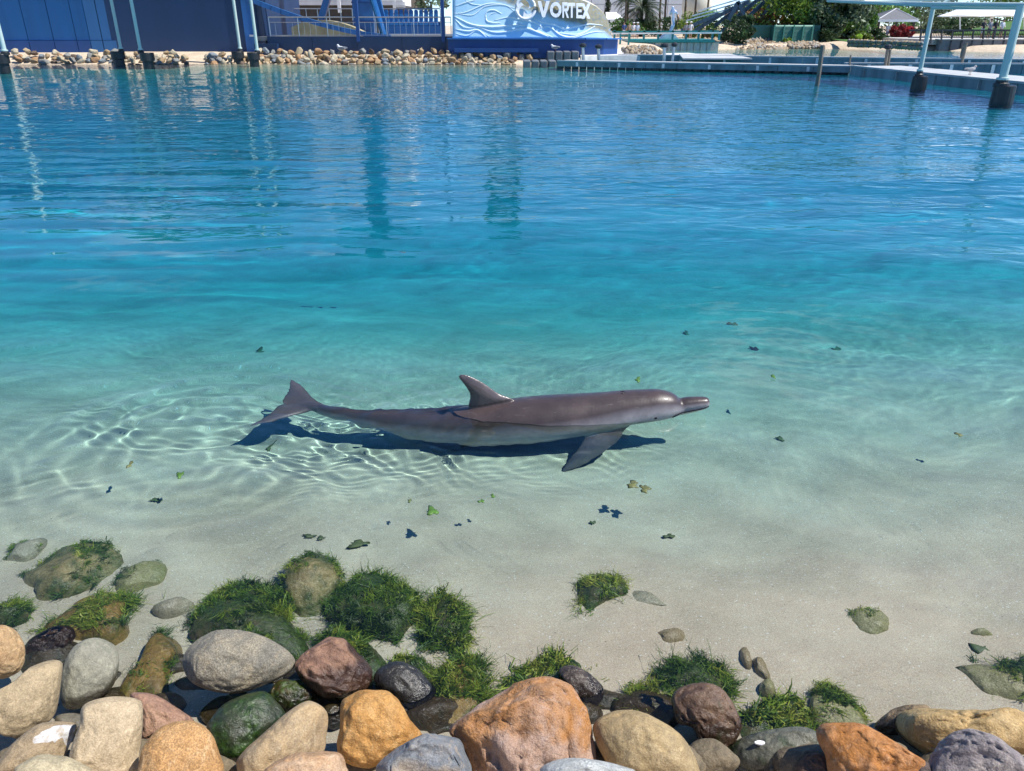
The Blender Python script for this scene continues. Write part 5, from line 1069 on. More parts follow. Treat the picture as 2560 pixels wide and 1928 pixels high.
# --- plants
LEAFM = {}
def leafm(name, c):
    if name not in LEAFM:
        t = NT(name); oi = t.n('Attribute'); oi.attribute_name = 'tint'
        col = t.ramp(oi.outputs['Fac'], [(0, tuple(v * .45 for v in c)), (.6, c), (1, tuple(min(.6, v * 1.9) for v in c))])
        t.set(Base_Color=col, Roughness=.5); tr = t.n('BsdfTranslucent'); t.l(col, tr.inputs['Color']); mx = t.n('MixShader'); mx.inputs[0].default_value = .25
        out = [q for q in t.t.nodes if q.type == 'OUTPUT_MATERIAL'][0]; t.l(t.b.outputs[0], mx.inputs[1]); t.l(tr.outputs[0], mx.inputs[2]); t.l(mx.outputs[0], out.inputs['Surface']); LEAFM[name] = t.m
    return LEAFM[name]
BARK = mat('bark', (.11, .085, .06), .9, .3, 4, 0, .5)
def foliage(name, c, rad, n, size, m, parent, seed, clumps=16):
    rg = np.random.default_rng(seed); d = rg.normal(size=(clumps, 3)); d /= np.linalg.norm(d, axis=1)[:, None]; cc = d * rg.uniform(.35, .95, (clumps, 1)) ** .6
    k = rg.integers(0, clumps, n); off = rg.normal(size=(n, 3)); off /= np.linalg.norm(off, axis=1)[:, None]; off *= rg.uniform(.2, 1, (n, 1)) ** .5 * rg.uniform(.22, .42, clumps)[k][:, None]
    p = (cc[k] + off) * np.array(rad) + np.array(c); nr = off + rg.normal(0, .5, (n, 3)); nr /= np.linalg.norm(nr, axis=1)[:, None]
    a = np.cross(nr, rg.normal(size=(n, 3))); a /= np.linalg.norm(a, axis=1)[:, None]; b = np.cross(nr, a); s = size * rg.uniform(.6, 1.4, (n, 1))
    V = np.stack([p - a * s, p - b * s * .45, p + a * s, p + b * s * .45], 1).reshape(-1, 3); F = np.arange(n * 4).reshape(n, 4)
    o = link_mesh(name, V, F, m, parent); tv = np.repeat(np.clip(.45 + .25 * rg.normal(size=clumps)[k] + .15 * rg.normal(size=n), 0, 1), 4)
    at_ = o.data.attributes.new('tint', 'FLOAT', 'POINT'); at_.data.foreach_set('value', tv.astype(np.float32)); return o
def tree(name, px, pyc, Y, rx, rz, label, col, n=2600, size=.28, seed=0, cat='tree', trunk=True, grp='trees behind the lagoon', clumps=18):
    c = at(px, pyc, Y); gz = float(bed(c.x, Y)) - .1
    e = empty(name, (c.x, Y, gz), label, cat, grp); foliage('crown', c, (rx, rx * .9, rz), n, size, leafm('leaf_' + col[0], col[1]), e, seed, clumps)
    if trunk:
        rg = random.Random(seed); mb = MB(); mb.tube([(c.x, Y, gz), (c.x + .1, Y, (gz + c.z) / 2), (c.x - .05, Y, c.z + rz * .4)], [.24, .18, .08], 8)
        for k in range(5):
            q = Vector((c.x + rg.uniform(-.7, .7) * rx, Y + rg.uniform(-.5, .5) * rx, c.z + rg.uniform(-.2, .6) * rz)); mb.tube([(c.x, Y, gz + (c.z - gz) * .55), (c.x + (q.x - c.x) * .5, Y + (q.y - Y) * .5, c.z - rz * .2), q], [.11, .08, .03], 6)
        mb.build('trunk', BARK, e, True)
    else:
        mb = MB()
        for k in range(5): mb.tube([(c.x, Y, gz), (c.x + (k - 2) * rx * .25, Y, c.z + rz * .2)], [.06, .02], 5)
        mb.build('stem', BARK, e, True)
GRN = ('green', (0.09, 0.19, 0.035)); LIME = ('lime', (0.2, 0.31, 0.04)); DKG = ('dark_green', (0.04, 0.085, 0.028)); GREY = ('grey_green', (0.13, 0.18, 0.1)); REDL = ('red', (0.3, 0.03, 0.035)); ORG = ('orange', (0.26, 0.14, 0.05))
for i, a in enumerate([('leafy_tree', 2010, 38, 90, 4.6, 4.4, 'bright lime-green bushy tree left of the big-leaved ones', LIME, 4200, .3), ('leafy_tree', 2082, 30, 88, 3.6, 4.6, 'dark big-leaved tree shading the louvre fence', GREY, 3600, .38),
        ('leafy_tree', 2128, 36, 90, 2.5, 3.9, 'tall mid-green tree left of the hip-roofed gazebo', GRN, 3600, .34), ('leafy_tree', 2060, 78, 86, 2.0, 1.9, 'shaded shrub mass under the big-leaved tree', DKG, 1600, .25), ('leafy_tree', 2112, 85, 87, 2.2, 1.5, 'low shrub mass beside the gazebo steps', GRN, 1400, .25),
        ('leafy_tree', 2200, 18, 112, 5, 4.2, 'olive tree right behind the gazebo roof', GRN, 3000, .32), ('leafy_tree', 2290, 28, 118, 5.5, 4.8, 'grey-green tree between gazebo and shade sail', GREY, 3000, .32), ('leafy_tree', 2370, 40, 122, 5, 3.4, 'thin tree under the edge of the shade sail', GREY, 2000, .3),
        ('leafy_tree', 2520, 30, 128, 8, 4, 'broad tree behind the lawn and shade sail', GRN, 3000, .34), ('leafy_tree', 1955, 48, 94, 3.2, 2.6, 'lime shrub tree right of the orange-flowered hedge', LIME, 2400, .28)]):
    nm_, px, py, Y_, rx, rz, lb, cl, n, sz = a; tree(nm_, px, py, Y_, rx, rz, lb, cl, int(n * 1.7), sz * .72, seed=60 + i, clumps=30)
for i, a in enumerate([(1838, 78, 82, 1.7, 1.35, 'dense round dark bush at the bridge end', DKG), (1858, 74, 86, 1.2, 1.2, 'dark bush between the round bush and the green shed', DKG), (1770, 62, 92, 2.4, 1.5, 'green hedge bush behind the footbridge', GRN), (1735, 58, 96, 2.2, 1.6, 'lime hedge bush behind the statue', LIME),
        (1915, 52, 92, 2.6, 1.5, 'orange-flowered hedge above the green shed', ORG), (1880, 45, 97, 2.4, 1.6, 'loose green shrub behind the orange-flowered hedge', GRN), (1850, 40, 99, 2.2, 1.5, 'grey-green shrub among the arched ribs', GREY), (1565, 68, 98, 2.0, .9, 'low flowering shrub by the awning', GRN), (1600, 70, 99, 2.0, .9, 'low shrub below the date palm', DKG), (1650, 66, 100, 2.4, 1.1, 'dark shrub left of the statue', DKG), (1966, 107, 84, .5, .5, 'small lime shrub at the foot of the louvre fence', LIME),
        (2245, 83, 88, .9, .75, 'dark red-leaved cordyline bush by the gazebo', REDL), (2268, 82, 88, .8, .7, 'bright red-leaved cordyline bush right of the gazebo post', REDL), (2190, 92, 86, 1.1, .7, 'dark green shrub in front of the gazebo', DKG), (2150, 96, 85, 1.0, .6, 'pale shrub beside the gazebo path', LIME), (2395, 66, 104, 2.4, 1.0, 'dark shrub left of the lawn slope', DKG)]):
    px, py, Y_, rx, rz, lb, cl = a; tree('bush', px, py, Y_, rx, rz, lb, cl, 2000, .15, seed=90 + i, cat='bush', trunk=False, grp='bushes behind the lagoon', clumps=22)
def palm(px, py_top, Y, label, nf=26, fl=2.6, thin=False, droop=.9, grp='palms behind the footbridge'):
    top = at(px, py_top, Y); gz = float(bed(top.x, Y)) - .1; rg = np.random.default_rng(int(px)); e = empty('palm_tree', (top.x, Y, gz), label, 'palm', grp)
    r = .13 if thin else .24; MB().tube([(top.x + .15, Y, gz), (top.x, Y, (gz + top.z) / 2), top], [r * 1.2, r, r * .9], 8).build('trunk', BARK, e, True)
    V = []; F = []
    for k in range(nf):
        az = rg.uniform(0, 2 * pi); el = rg.uniform(-.2, 1.2); L = fl * rg.uniform(.8, 1.1); p = np.array(top); d = np.array([cos(az) * cos(el), sin(az) * cos(el), sin(el)]); side = np.array([-sin(az), cos(az), 0])
        for sgm in range(9):
            q = p + d * L / 9; d = d + np.array([0, 0, -.17 * droop]); d /= np.linalg.norm(d); wl = .42 * fl / 2.6 * sin(pi * (sgm + 1) / 10.5)
            for sd_ in (-1, 1):
                for h in (0, .5):
                    base = p + (q - p) * h; b = len(V); tipv = base + side * sd_ * wl + d * .25 + np.array([0, 0, -.16]); V += [tuple(base), tuple(base + (q - p) * .32), tuple(tipv)]; F.append((b, b + 1, b + 2))
            p = q
    o = link_mesh('crown', V, F, leafm('leaf_palm', (.03, .055, .02)), e); a_ = o.data.attributes.new('tint', 'FLOAT', 'POINT'); a_.data.foreach_set('value', np.repeat(rg.uniform(.2, .8, len(F)), 3).astype(np.float32))
palm(1605, 22, 100, 'stout date palm with a dense dark crown behind the footbridge', 70, 3.1); palm(1566, 2, 97, 'slender palm at the corner of the white hall', 18, 2.0, True); palm(1572, -14, 104, 'tall slender palm close to the white hall corner', 16, 2.2, True)
for px, py, lb in ((1620, -40, 'bare tall palm trunk right of the date palm'), (1655, -45, 'bare tall palm trunk left of the statue'), (1668, -38, 'leaning tall palm beside the statue'), (1719, -42, 'tall palm by the white dome'), (1745, -50, 'tall palm right of the white dome'), (1775, -35, 'tall palm before the arched ribs')): palm(px, py, 104 + (px % 7), lb, 22, 2.4, True)
c = at(1522, 34, 118); e = empty('cypress_tree', (c.x, 118, .9), 'narrow dark cypress against the white hall', 'tree'); foliage('crown', at(1522, 20, 118), (.55, .55, 1.9), 900, .16, leafm('leaf_cypress', (.018, .035, .014)), e, 5, 20); MB().tube([(c.x, 118, .9), at(1522, 20, 118)], .1, 6).build('trunk', BARK, e)
# --- buildings behind
wh = empty('white_hall', at(1580, 80, 124), 'large white panelled hall behind the palms', 'building'); a = at(1400, 80, 124); b = at(1740, 80, 124); zt_ = 10.5
for i in range(9):
    for j in range(5):
        w = (b.x - a.x) / 9; h = (zt_ - .9) / 5; MB().quadbox((a.x + i * w + .03, 124, .9 + j * h + .03), (a.x + (i + 1) * w - .03, 124.25, .9 + (j + 1) * h - .03)).build('cladding_panel', paint('hall_white', (.62, .65, .68), .5, .04), wh)
MB().quadbox((a.x, 124.26, .8), (b.x, 136, zt_)).build('hall_core', CONC, wh)
aw = empty('awning_kiosk', at(1535, 60, 112), 'small white awning on posts below the cypress', 'awning'); z1 = at(1530, 33, 112).z; z0 = at(1530, 51, 112).z; xa = at(1511, 50, 112).x; xb = at(1545, 50, 112).x; xc = at(1556, 50, 112).x
MB().prism([Vector((xa, 111, z1)), Vector((xb - .4, 111, z1)), Vector((xc, 109.5, z0)), Vector((xa, 109.5, z0))], (0, 0, .1)).build('canopy', WHITE, aw)
for x in (xa + .2, xc - .3): MB().quadbox((x - .07, 109.6, .8), (x + .07, 109.75, z0)).build('post', WHITE, aw)
wb = empty('weatherboard_house', at(870, 60, 74), 'white weatherboard house with verandah behind the ride', 'building'); a = at(735, 60, 74); b = at(1010, 60, 74); zf = at(870, 13, 74).z; 
for j in range(12): MB().quadbox((a.x, 74 - .03 * (j % 2) - .02, zf + j * .3), (b.x, 74.3, zf + j * .3 + .285)).build('weatherboard', WHITE, wb)
MB().quadbox((a.x, 74.4, .6), (b.x, 80, zf)).build('shade_block', mat('dark_timber_and_shade', (.06, .055, .05), .8), wb); MB().quadbox((a.x, 74.31, zf), (b.x, 80, zf + 3.7)).build('house_core', WHITE, wb)  # dark block under the house, deep shade put into its colour
mb = MB(); mb.prism([Vector((a.x - .5, 73, zf + 3.6)), Vector((b.x + .5, 73, zf + 3.6)), Vector((b.x + .5, 77, zf + 5.4)), Vector((a.x - .5, 77, zf + 5.4))], (0, 0, .15)); mb.build('roof', mat('roof_grey', (.3, .31, .32), .6), wb)
for px in (847, 985): MB().pbox(px - 2, -10, px + 2, 32, 73.0, .2).build('verandah_post', WHITE, wb)
MB().pbox(985, 5, 1012, 8, 72.6, .1).build('verandah_rail', WHITE, wb)
for k in range(9): MB().pbox(987 + k * 3, 8, 988.4 + k * 3, 19, 72.6, .06).build('baluster', WHITE, wb)
tr_ = empty('olive_bush', at(1075, 18, 70), 'grey olive bush behind the seat rows', 'bush'); foliage('crown', at(1078, 6, 70), (1.3, 1.2, 1.0), 1000, .14, leafm('leaf_grey_green', GREY[1]), tr_, 3); MB().tube([(tr_.location.x, 70, .6), at(1078, 4, 70)], .1, 6).build('trunk', BARK, tr_)
MB_ = MB().pbox(1012, -40, 1052, 22, 82, 3); tag(MB_.build('sandstone_block', mat('sandstone', (.30, .25, .19), .85, .3, 1.5)), 'brown sandstone tower behind the verandah', 'tower')
# white dome behind
D, Fc = ico(3); c = at(1742, 12, 116); e = empty('white_dome', (c.x, 116, .9), 'cream egg-shaped dome behind the tall palms', 'dome'); link_mesh('shell', D * np.array([2.0, 2.0, 2.6]) + np.array(c), Fc, paint('cream', (.66, .64, .52), .5, .05), e, True); MB().lathe((c.x, 116, .9), [(1.2, 0), (1.2, c.z - 2.4)], 12).build('drum', CONC, e)
# arched ribs
ar = empty('rib_pavilion', at(1860, 75, 100), 'slate-blue arched rib structure behind the hedges', 'pavilion'); RIB = paint('slate_blue', (.03, .075, .125), .5, .1)
for k in range(7):
    bx = 1703 + k * 34; pts = []
    for u in np.linspace(0, 1, 9): pts.append(at(bx + 92 * u ** .8 + (k * 4) * u, 78 - (42 + 16 * k) * u ** .75, 89.5 + k * .3))
    mb = MB()
    for p, q in zip(pts[:-1], pts[1:]): mb.bar(p, q + (q - p) * .06, .35, .34)
    mb.build('rib', RIB, ar)
for k in range(3): mb = MB(); mb.bar(at(1715 + k * 15, 52 - k * 12, 89.2), at(1930 + k * 15, -6 - k * 14, 91), .12, .12).build('tie_rod', STEEL, ar)
for a0, a1 in (((1844, 4), (1870, 60)), ((1845, 6), (1815, 60)), ((1935, -20), (1968, 34))): MB().bar(at(*a0, 89), at(*a1, 89), .4, .35).build('strut', RIB, ar)
MB().pbox(1935, 12, 1985, 34, 112, 5).build('back_wall', CONC, ar); MB().pbox(1830, 28, 1880, 50, 108, 4).build('brick_block', mat('red_brick', (.20, .07, .05), .8), ar)
# statue
st = empty('silver_statue', at(1680, 98, 80), 'tall silver statue of a slim standing figure on a wave-shaped plinth', 'statue'); SIL = mat('silver', (.62, .66, .72), .3, .1, 4, .7, .1)
def skin_fig(name, joints, edges, radii, m, parent, origin, sub=2):
    me = bpy.data.meshes.new(name); me.from_pydata(joints, edges, []); o = bpy.data.objects.new('tmp', me); COL.objects.link(o)
    md = o.modifiers.new('skin', 'SKIN'); md.use_smooth_shade = True
    for v, r in zip(me.skin_vertices[0].data, radii): v.radius = (r, r) if not hasattr(r, '__len__') else r
    me.skin_vertices[0].data[0].use_root = True
    sm = o.modifiers.new('sub', 'SUBSURF'); sm.levels = sub; sm.render_levels = sub
    ev = o.evaluated_get(bpy.context.evaluated_depsgraph_get()); nm = bpy.data.meshes.new_from_object(ev); bpy.data.objects.remove(o)
    V = np.zeros(len(nm.vertices) * 3); nm.vertices.foreach_get('co', V); V = V.reshape(-1, 3) + np.array(origin) - np.array(world_loc(parent)); nm.vertices.foreach_set('co', V.astype(np.float32).ravel())
    nm.materials.clear()
    for q in (m if isinstance(m, list) else [m]): nm.materials.append(q)
    nm.name = name; nm.shade_smooth(); ob = bpy.data.objects.new(name, nm); COL.objects.link(ob); ob.parent = parent; return ob
def sp(px, py, dy=0): p = at(px, py, 80 + dy); return tuple(p)
skin_fig('figure', [sp(1683, 52), sp(1682, 40), sp(1683, 28), sp(1682, 21), sp(1681, 15), sp(1690, 30), sp(1693, 38), sp(1692, 46), sp(1677, 31), sp(1674, 38), sp(1682, 62, .1), sp(1677, 74, .1), sp(1670, 84, .1), sp(1684, 63, -.15), sp(1680, 74, -.15), sp(1675, 85, -.15)],
         [(0, 1), (1, 2), (2, 3), (3, 4), (2, 5), (5, 6), (6, 7), (2, 8), (8, 9), (0, 10), (10, 11), (11, 12), (0, 13), (13, 14), (14, 15)], [.2, .19, .2, .11, .15, .1, .08, .06, .1, .08, .14, .11, .08, .14, .11, .08], SIL, st, (0, 0, 0))
MB().tube([sp(1694, 36, -.3), sp(1696, 48, -.3), sp(1694, 60, -.3)], [.05, .12, .03], 8).build('fish', mat('bronze', (.2, .12, .06), .4, .2, 3, .6), st, True)
pp = [at(1655 + 46 * u, 97 - 14 * sin(pi * min(1, u * 1.15)) ** .7 if u * 1.15 < 1 else 97, 79.2) for u in np.linspace(0, 1, 14)]
MB().prism(pp, (0, 1.6, 0)).build('plinth', SIL, st); MB().quadbox((pp[0].x, 79.3, .3), (pp[-1].x, 80.8, pp[0].z)).build('base', CONC, st)
# green shed and louvre fence
gs = empty('louvre_fence', at(1960, 112, 84), 'green shed with a pale green louvred front beside the trees', 'shed'); GD = paint('fence_dark_green', (.014, .095, .08), .5); GL = paint('louvre_green', (.08, .28, .20), .5)
MB().pbox(1872, 63, 1934, 116, 85.5, 6).build('side_wall', GD, gs); MB().pbox(2027, 63, 2052, 112, 85, 3).build('end_wall', GD, gs)
zt_ = at(1980, 63, 84).z; z0 = at(1980, 113, 84).z; xa = at(1934, 90, 84).x; xb = at(2030, 90, 84).x
for k in range(15): z = z0 + (zt_ - z0) * k / 15; MB().prism([Vector((xa, 84.0, z)), Vector((xb, 84.0, z)), Vector((xb, 84.09, z + (zt_ - z0) / 15 * .98)), Vector((xa, 84.09, z + (zt_ - z0) / 15 * .98))], (0, .04, 0)).build('slat', GL, gs)
for k in range(5): x = xa + (xb - xa) * k / 4; MB().quadbox((x - .06, 83.93, z0 - .4), (x + .06, 84.0, zt_ + .03)).build('frame_post', GL, gs)
MB().quadbox((xa, 84.2, z0 - .6), (xb, 85.4, zt_ - .05)).build('rear_wall', GD, gs)
# gazebo
gz_ = empty('gazebo', at(2235, 100, 92), 'small gazebo with a grey hipped roof and dark posts', 'gazebo'); ap = at(2240, 24, 92); e0 = at(2184, 52, 90.5); e1 = at(2285, 52, 90.5); RF = mat('roof_shingle', (.13, .135, .15), .7, .15, 6)
cs = [Vector((e0.x, 89.6, e0.z)), Vector((e1.x, 89.6, e0.z)), Vector((e1.x, 94.4, e0.z)), Vector((e0.x, 94.4, e0.z))]
for k in range(4): p, q = cs[k], cs[(k + 1) % 4]; rf_ = MB().prism([p, q, Vector((ap.x, 92, ap.z))], (0, 0, .08)).build('roof_face', RF, gz_); MB().tube([p + Vector((0, 0, .08)), Vector((ap.x, 92, ap.z + .1))], .06, 6).build('ridge', paint('ridge_white', (.6, .6, .6)), rf_); MB().bar(p, q, .12, .22).build('fascia', WHITE, rf_)
gg = float(bed(ap.x, 92)) - .1
for p in cs: x = ap.x + (p.x - ap.x) * .86; y = 92 + (p.y - 92) * .86; MB().quadbox((x - .08, y - .08, gg), (x + .08, y + .08, p.z)).build('post', mat('dark_timber_and_shade', (.06, .055, .05), .8), gz_)
MB().quadbox((e0.x + .5, 90.1, gg), (e1.x - .5, 94, gg + .3)).build('floor', CONC, gz_)
# low stone wall, grass strip, banner
lw = [G(2122, 116, .3), G(2160, 117.5, .3), G(2220, 120, .3), (G(2270, 123, .3)), G(2306, 124, .3)]; e = empty('stone_wall', lw[2], 'low curved dry-stone wall on the beach below the gazebo', 'wall'); rg = np.random.default_rng(2)
for k in range(40):
    u = k / 40 * 4; j = min(3, int(u)); p = lw[j].lerp(lw[j + 1], u - j)
    for r_ in range(2): D, Fc = ico(1); link_mesh('stone', D * np.array([.24, .2, .2]) * rg.uniform(.8, 1.2, 3) + np.array(p) + np.array([0, r_ * .1, .12 + r_ * .3]), Fc, TM[[2, 0, 6][k % 3]], e, True)
LAWN = mat('lawn', (.05, .13, .015), .9, .25, 1.5, 0, .6)
tag(MB().prism([lw[1] + Vector((0, .9, .2)), lw[2] + Vector((0, .9, .2)), lw[3] + Vector((0, .9, .2)), lw[4] + Vector((0, .9, .2)), lw[4] + Vector((.5, 8, .5)), lw[1] + Vector((0, 8, .5))], (0, 0, .03)).build('lawn', LAWN), kind='structure')
bn = empty('banner', at(2292, 104, 84), 'blue and white banner leaning at the end of the stone wall', 'banner'); MB().pbox(2275, 92, 2313, 104, 84, .06).build('cloth', paint('banner_blue', (.02, .20, .55), .5), bn); MB().pbox(2277, 93, 2290, 103, 83.98, .012).build('white_panel', WHITE, bn); MB().pbox(2294, 97, 2310, 98.5, 83.98, .012).build('white_stripe', WHITE, bn)
# promenade wall, fence, lawn slope, shade sail
YF = 74.0; pf = empty('promenade_fence', at(2430, 125, YF), 'dark bar fence on a grey retaining wall beside the beach', 'fence'); FD = mat('fence_dark', (.022, .026, .03), .5)
xa = at(2300, 100, YF).x; xb = at(2720, 100, YF).x; zc_ = at(2430, 100, YF).z; zr = at(2430, 76, YF).z
MB().quadbox((xa + 1.8, YF, -.3), (xb, YF + .5, zc_)).build('retaining_wall', mat('dark_concrete', (.16, .17, .18), .8, .2, 1), pf); MB().quadbox((xa + 1.6, YF - .08, zc_), (xb, YF + .6, zc_ + .08)).build('coping', CONC, pf); MB().quadbox((xa + 1.6, YF + .6, zc_ - .4), (xb, YF + 26, zc_ + .02)).build('promenade', CONC, pf)
MB().bar((xa - 1, YF + .2, zr), (xb, YF + .2, zr), .12, .14).build('top_rail', FD, pf); MB().bar((xa - 1, YF + .2, zc_ + .2), (xb, YF + .2, zc_ + .2), .08, .08).build('low_rail', FD, pf)
npst = 16
for k in range(npst): x = xa + (xb - xa) * k / npst; MB().bar((x, YF - .12, zc_ - .9 if x > xa + 2 else zc_ - .3), (x, YF + .15, zr), .11, .11).build('post', FD, pf)
for k in range(100): x = xa + (xb - xa) * k / 100; MB().quadbox((x - .016, YF + .18, zc_ + .2), (x + .016, YF + .22, zr)).build('bar', FD, pf)
ls = [at(2375, 84, 100), at(2640, 84, 100), at(2640, 48, 125), at(2540, 50, 125), at(2470, 64, 112)]
tag(MB().prism([p - Vector((0, 0, .3)) for p in ls], (0, 0, .3)).build('lawn', LAWN), kind='structure')
ss_ = empty('shade_sail', at(2475, 80, 96), 'white peaked shade sail over the lawn and promenade', 'shade sail'); SAIL = paint('sail_white', (.80, .83, .84), .6, .03)
V = []; F = []; nx_, ny_ = 24, 8
for j in range(ny_ + 1):
    for i in range(nx_ + 1):
        u = i / nx_; v = j / ny_; px = 2343 + 330 * u; top = 17 - 6 * sin(pi * min(1, u * 1.4)); bot = 41 - 3 * abs(sin(3 * pi * u)); V.append(tuple(at(px if v < .5 else px + 30 * (v - .5), bot + (top - bot) * min(1, (v * 1.15)) ** (.9 if u > .2 else 1.0) * min(1, u * 5 + .05), 94 + 5 * v)))
for j in range(ny_):
    for i in range(nx_): a_ = j * (nx_ + 1) + i; F.append((a_, a_ + 1, a_ + nx_ + 2, a_ + nx_ + 1))
o = link_mesh('membrane', V, F, SAIL, ss_, True); so = o.modifiers.new('thick', 'SOLIDIFY'); so.thickness = .06
for px in (2400, 2475, 2560): MB().tube([at(px, 78, 95), at(px + (5 if px == 2475 else 0), 40, 95)], .16 if px == 2475 else .07, 10).build('mast', WHITE, ss_)
MB().tube([at(2350, 41, 94.2), at(2660, 41, 94.2)], .06, 8).build('edge_pipe', WHITE, ss_)
# --- people
SK = mat('skin_tone', (.42, .26, .18), .6)
def person(px, py_foot, py_head, Y, label, shirt, legs, hat=None, arms='down', seed=0):
    f = at(px, py_foot, Y); hd = at(px, py_head, Y); H_ = max(1.55, min(1.8, hd.z - f.z)); k = H_ / 1.7; e = empty('person', f, label, 'person', 'visitors across the lagoon'); lean = .03 * (seed % 3 - 1)
    J = [(0, 0, .92), (lean, 0, 1.12), (lean, 0, 1.36), (lean, -.01, 1.47), (lean, -.03, 1.56), (lean, -.03, 1.66), (.18, 0, 1.38), (.24, -.04, 1.12), (.20, -.22, .95) if arms == 'fwd' else (.25, -.04, .85), (-.18, 0, 1.38), (-.24, -.04, 1.12), (-.2, -.22, .95) if arms == 'fwd' else (-.25, -.02, .85), (.09, 0, .88), (.10, .02, .48), (.11, .05, .08), (.11, -.1, .03), (-.09, 0, .88), (-.11, -.06, .48), (-.10, -.02, .08), (-.10, -.16, .03)]
    E_ = [(0, 1), (1, 2), (2, 3), (3, 4), (4, 5), (2, 6), (6, 7), (7, 8), (2, 9), (9, 10), (10, 11), (0, 12), (12, 13), (13, 14), (14, 15), (0, 16), (16, 17), (17, 18), (18, 19)]
    R_ = [.14, .13, .14, .055, .085, .075, .06, .048, .035, .06, .048, .035, .09, .07, .045, .035, .09, .07, .045, .035]
    b = skin_fig('body', [tuple(np.array(j) * k) for j in J], E_, [r * k for r in R_], [SK, shirt, legs], e, f, 1); 
    for p in b.data.polygons:
        c = p.center; z = c.z / k; x = abs(c.x) / k
        p.material_index = 1 if (.9 < z < 1.43 and not (x > .17 and z < 1.08)) else 2 if (.45 < z <= .93 and x < .19) else 0
    D, Fc = ico(2); hc = np.array(f) + np.array([lean, -.02, 1.66]) * k; HAIR = mat('hair_dark', (.04, .03, .025), .7)
    if hat: h_ = link_mesh('hat', np.concatenate([D * np.array([.11, .12, .08]) * k + hc + np.array([0, 0, .03 * k])]), Fc, hat, e, True); MB().lathe(hc, [(.06, .0), (.18, .005), (.18, .02), (.06, .03)], 12).build('hat_brim', hat, h_)
    else: link_mesh('hair', D * np.array([.10, .11, .09]) * k + hc + np.array([0, .025, .02]) * k, Fc, HAIR, e, True)
cW = mat('cloth_white', (.7, .72, .75), .8); cB = mat('cloth_blue', (.04, .09, .25), .8); cK = mat('cloth_black', (.03, .03, .035), .8); cG = mat('cloth_grey', (.3, .31, .33), .8); cP = mat('cloth_pale_blue', (.45, .55, .68), .8); cT = mat('cloth_tan', (.35, .27, .18), .8)
person(1592, 98, 61, 88, 'person in a pale blue shirt, dark shorts and white hat on the footbridge', cP, cK, cW, seed=1); person(1582, 97, 62, 90, 'person in white with a hat beside the pale blue shirt on the footbridge', cW, cT, cW, seed=2)
person(1559, 96, 64, 90, 'person in dark blue and pale trousers near the gate posts', cB, cW, None, seed=0); person(1572, 95, 67, 94, 'person in tan clothes between others on the footbridge', cT, cK, None, seed=1)
person(1713, 98, 67, 86, 'person in a grey shirt with black trousers right of the statue', cG, cK, cW, seed=2); person(1725, 97, 64, 86, 'person in long white clothes and hat right of the statue', cW, cW, cW, seed=0)
for px, a, b_, ht, lb in ((2452, cK, cW, None, 'person in black leaning on the promenade fence'), (2468, cG, cK, None, 'person in grey beside the black-clad one on the fence'), (2482, cK, cG, cK, 'person in black with a dark hat at the promenade fence'), (2498, cW, cT, None, 'person in a white top at the promenade fence'), (2533, cT, cK, cT, 'person in tan with a hat at the far end of the fence'), (2215, cW, cB, cW, 'person in a white hat sitting by the gazebo rail')):
    Yp = YF + 1.0 if px > 2300 else 90; person(px, 97 if px > 2300 else 99, 62 if px > 2300 else 68, Yp, lb, a, b_, ht, 'fwd' if px > 2300 else 'down', seed=px)
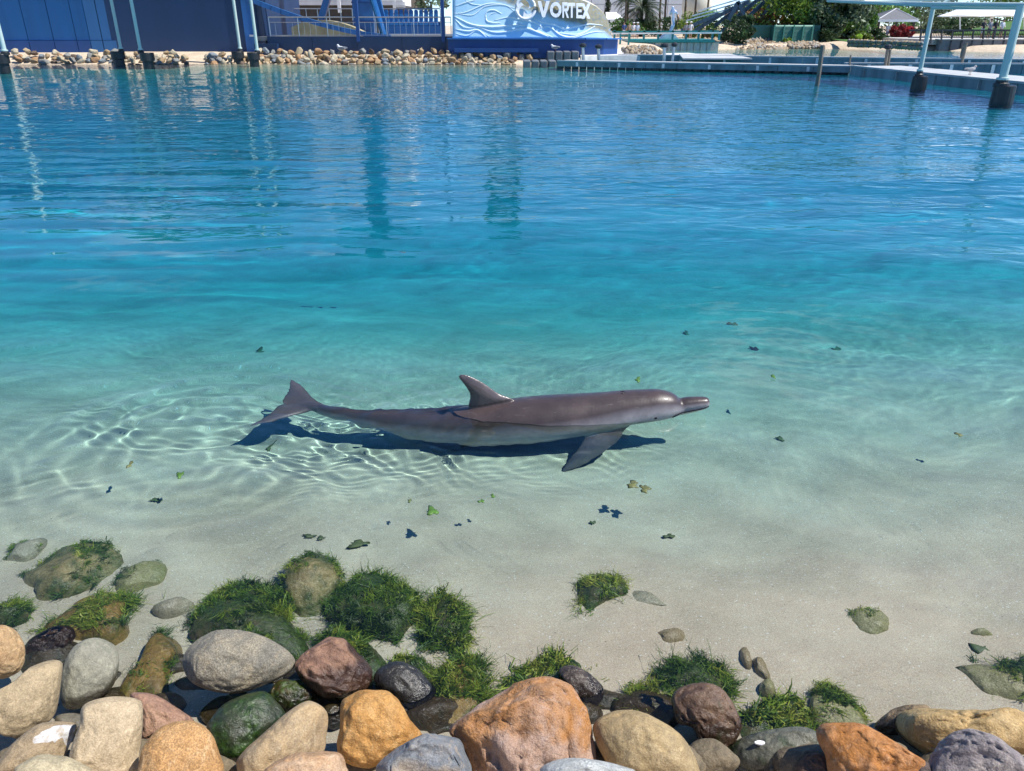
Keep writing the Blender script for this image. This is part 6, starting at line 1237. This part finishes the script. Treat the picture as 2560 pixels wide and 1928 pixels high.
# --- gulls
def gull(p, s, label, yaw, back):
    e = empty('gull', p, label, 'bird', 'gulls around the lagoon'); R_ = Matrix.Rotation(yaw, 4, 'Z')
    D, Fc = ico(3); V = D.copy(); x = V[:, 0]; V = V * np.array([.2, .085, .085]); V[:, 2] += .03 * np.maximum(0, x) - .02 * np.maximum(0, -x); V[:, 1:] *= (1 - .55 * np.maximum(0, -x) ** 1.5)[:, None]; V[:, 2] += .19
    hd = D * np.array([.055, .045, .05]) + np.array([.19, 0, .30]); nk = D * np.array([.06, .05, .085]) + np.array([.155, 0, .235])
    def put(V, F, name, m, par=None): V = (np.asarray(V) * s) @ np.array(R_.to_3x3()).T + np.array(p); return link_mesh(name, V, F, m, par or e, True)
    gb_ = put(np.concatenate([V, hd, nk]), np.concatenate([Fc, Fc + len(D), Fc + 2 * len(D)]), 'body', cW if back is None else back)
    for sy in (-1, 1):
        w = D * np.array([.2, .02, .055]) + np.array([-.06, sy * .078, .205]); put(w, Fc, 'wing', cG)
        mb = MB(); mb.tube([(.0, sy * .035, .12), (.0, sy * .035, .0)], .008, 5); mb.bar((-.01, sy * .035, .005), (.05, sy * .035, .005), .04, .008); put(mb.v, mb.f, 'leg', mat('gull_orange', (.5, .15, .03), .5))
    mb = MB(); mb.tube([(.235, 0, .295), (.29, 0, .285)], [.016, .004], 6); put(mb.v, mb.f, 'beak', mat('gull_orange', (.5, .15, .03), .5), gb_)
gull(at(855, 134, 50.1), 1.45, 'white gull with grey wings standing on the heaped stones below the platform', 2.6, None); gull(at(1051, 135, 50.2), 1.0, 'small dull brown bird standing on the heaped stones by the sign', 1.2, cT)
gull(at(1388, 128.5, yq + 3.8), 1.1, 'white gull standing on the upper float cubes', 2.9, None); gull(G(2424, 187, .40), .95, 'grey pigeon-like bird standing on the wide pontoon', .3, cG)
# ---------------------------------------------------------------- white shell chip lying on the grey-green slab
bpy.context.view_layer.update()
ok_, hit, nor, _i, _o, _m = S.ray_cast(bpy.context.evaluated_depsgraph_get(), Vector((0, 0, CH)), ray(1899, 1860).normalized())
if ok_:
    mb = MB(); mb.prism([hit + Vector((.012 * cos(a) * (1.4 if abs(cos(a)) > .7 else 1), .008 * sin(a), .002)) for a in np.linspace(0, 2 * pi, 9, endpoint=False)], (0, 0, .005))
    tag(mb.build('shell_chip', mat('shell_white', (.8, .8, .82), .3)), 'tiny white shell chip lying on the grey-green slab', 'shell')
# ---------------------------------------------------------------- everything that reaches under the water receives refracted sunlight
bpy.context.view_layer.update()
for o in S.objects:
    if o.type == 'MESH' and o is not water:
        z = min((o.matrix_world @ Vector(c)).z for c in o.bound_box)
        if z < .06: o.cycles.is_caustics_receiver = True
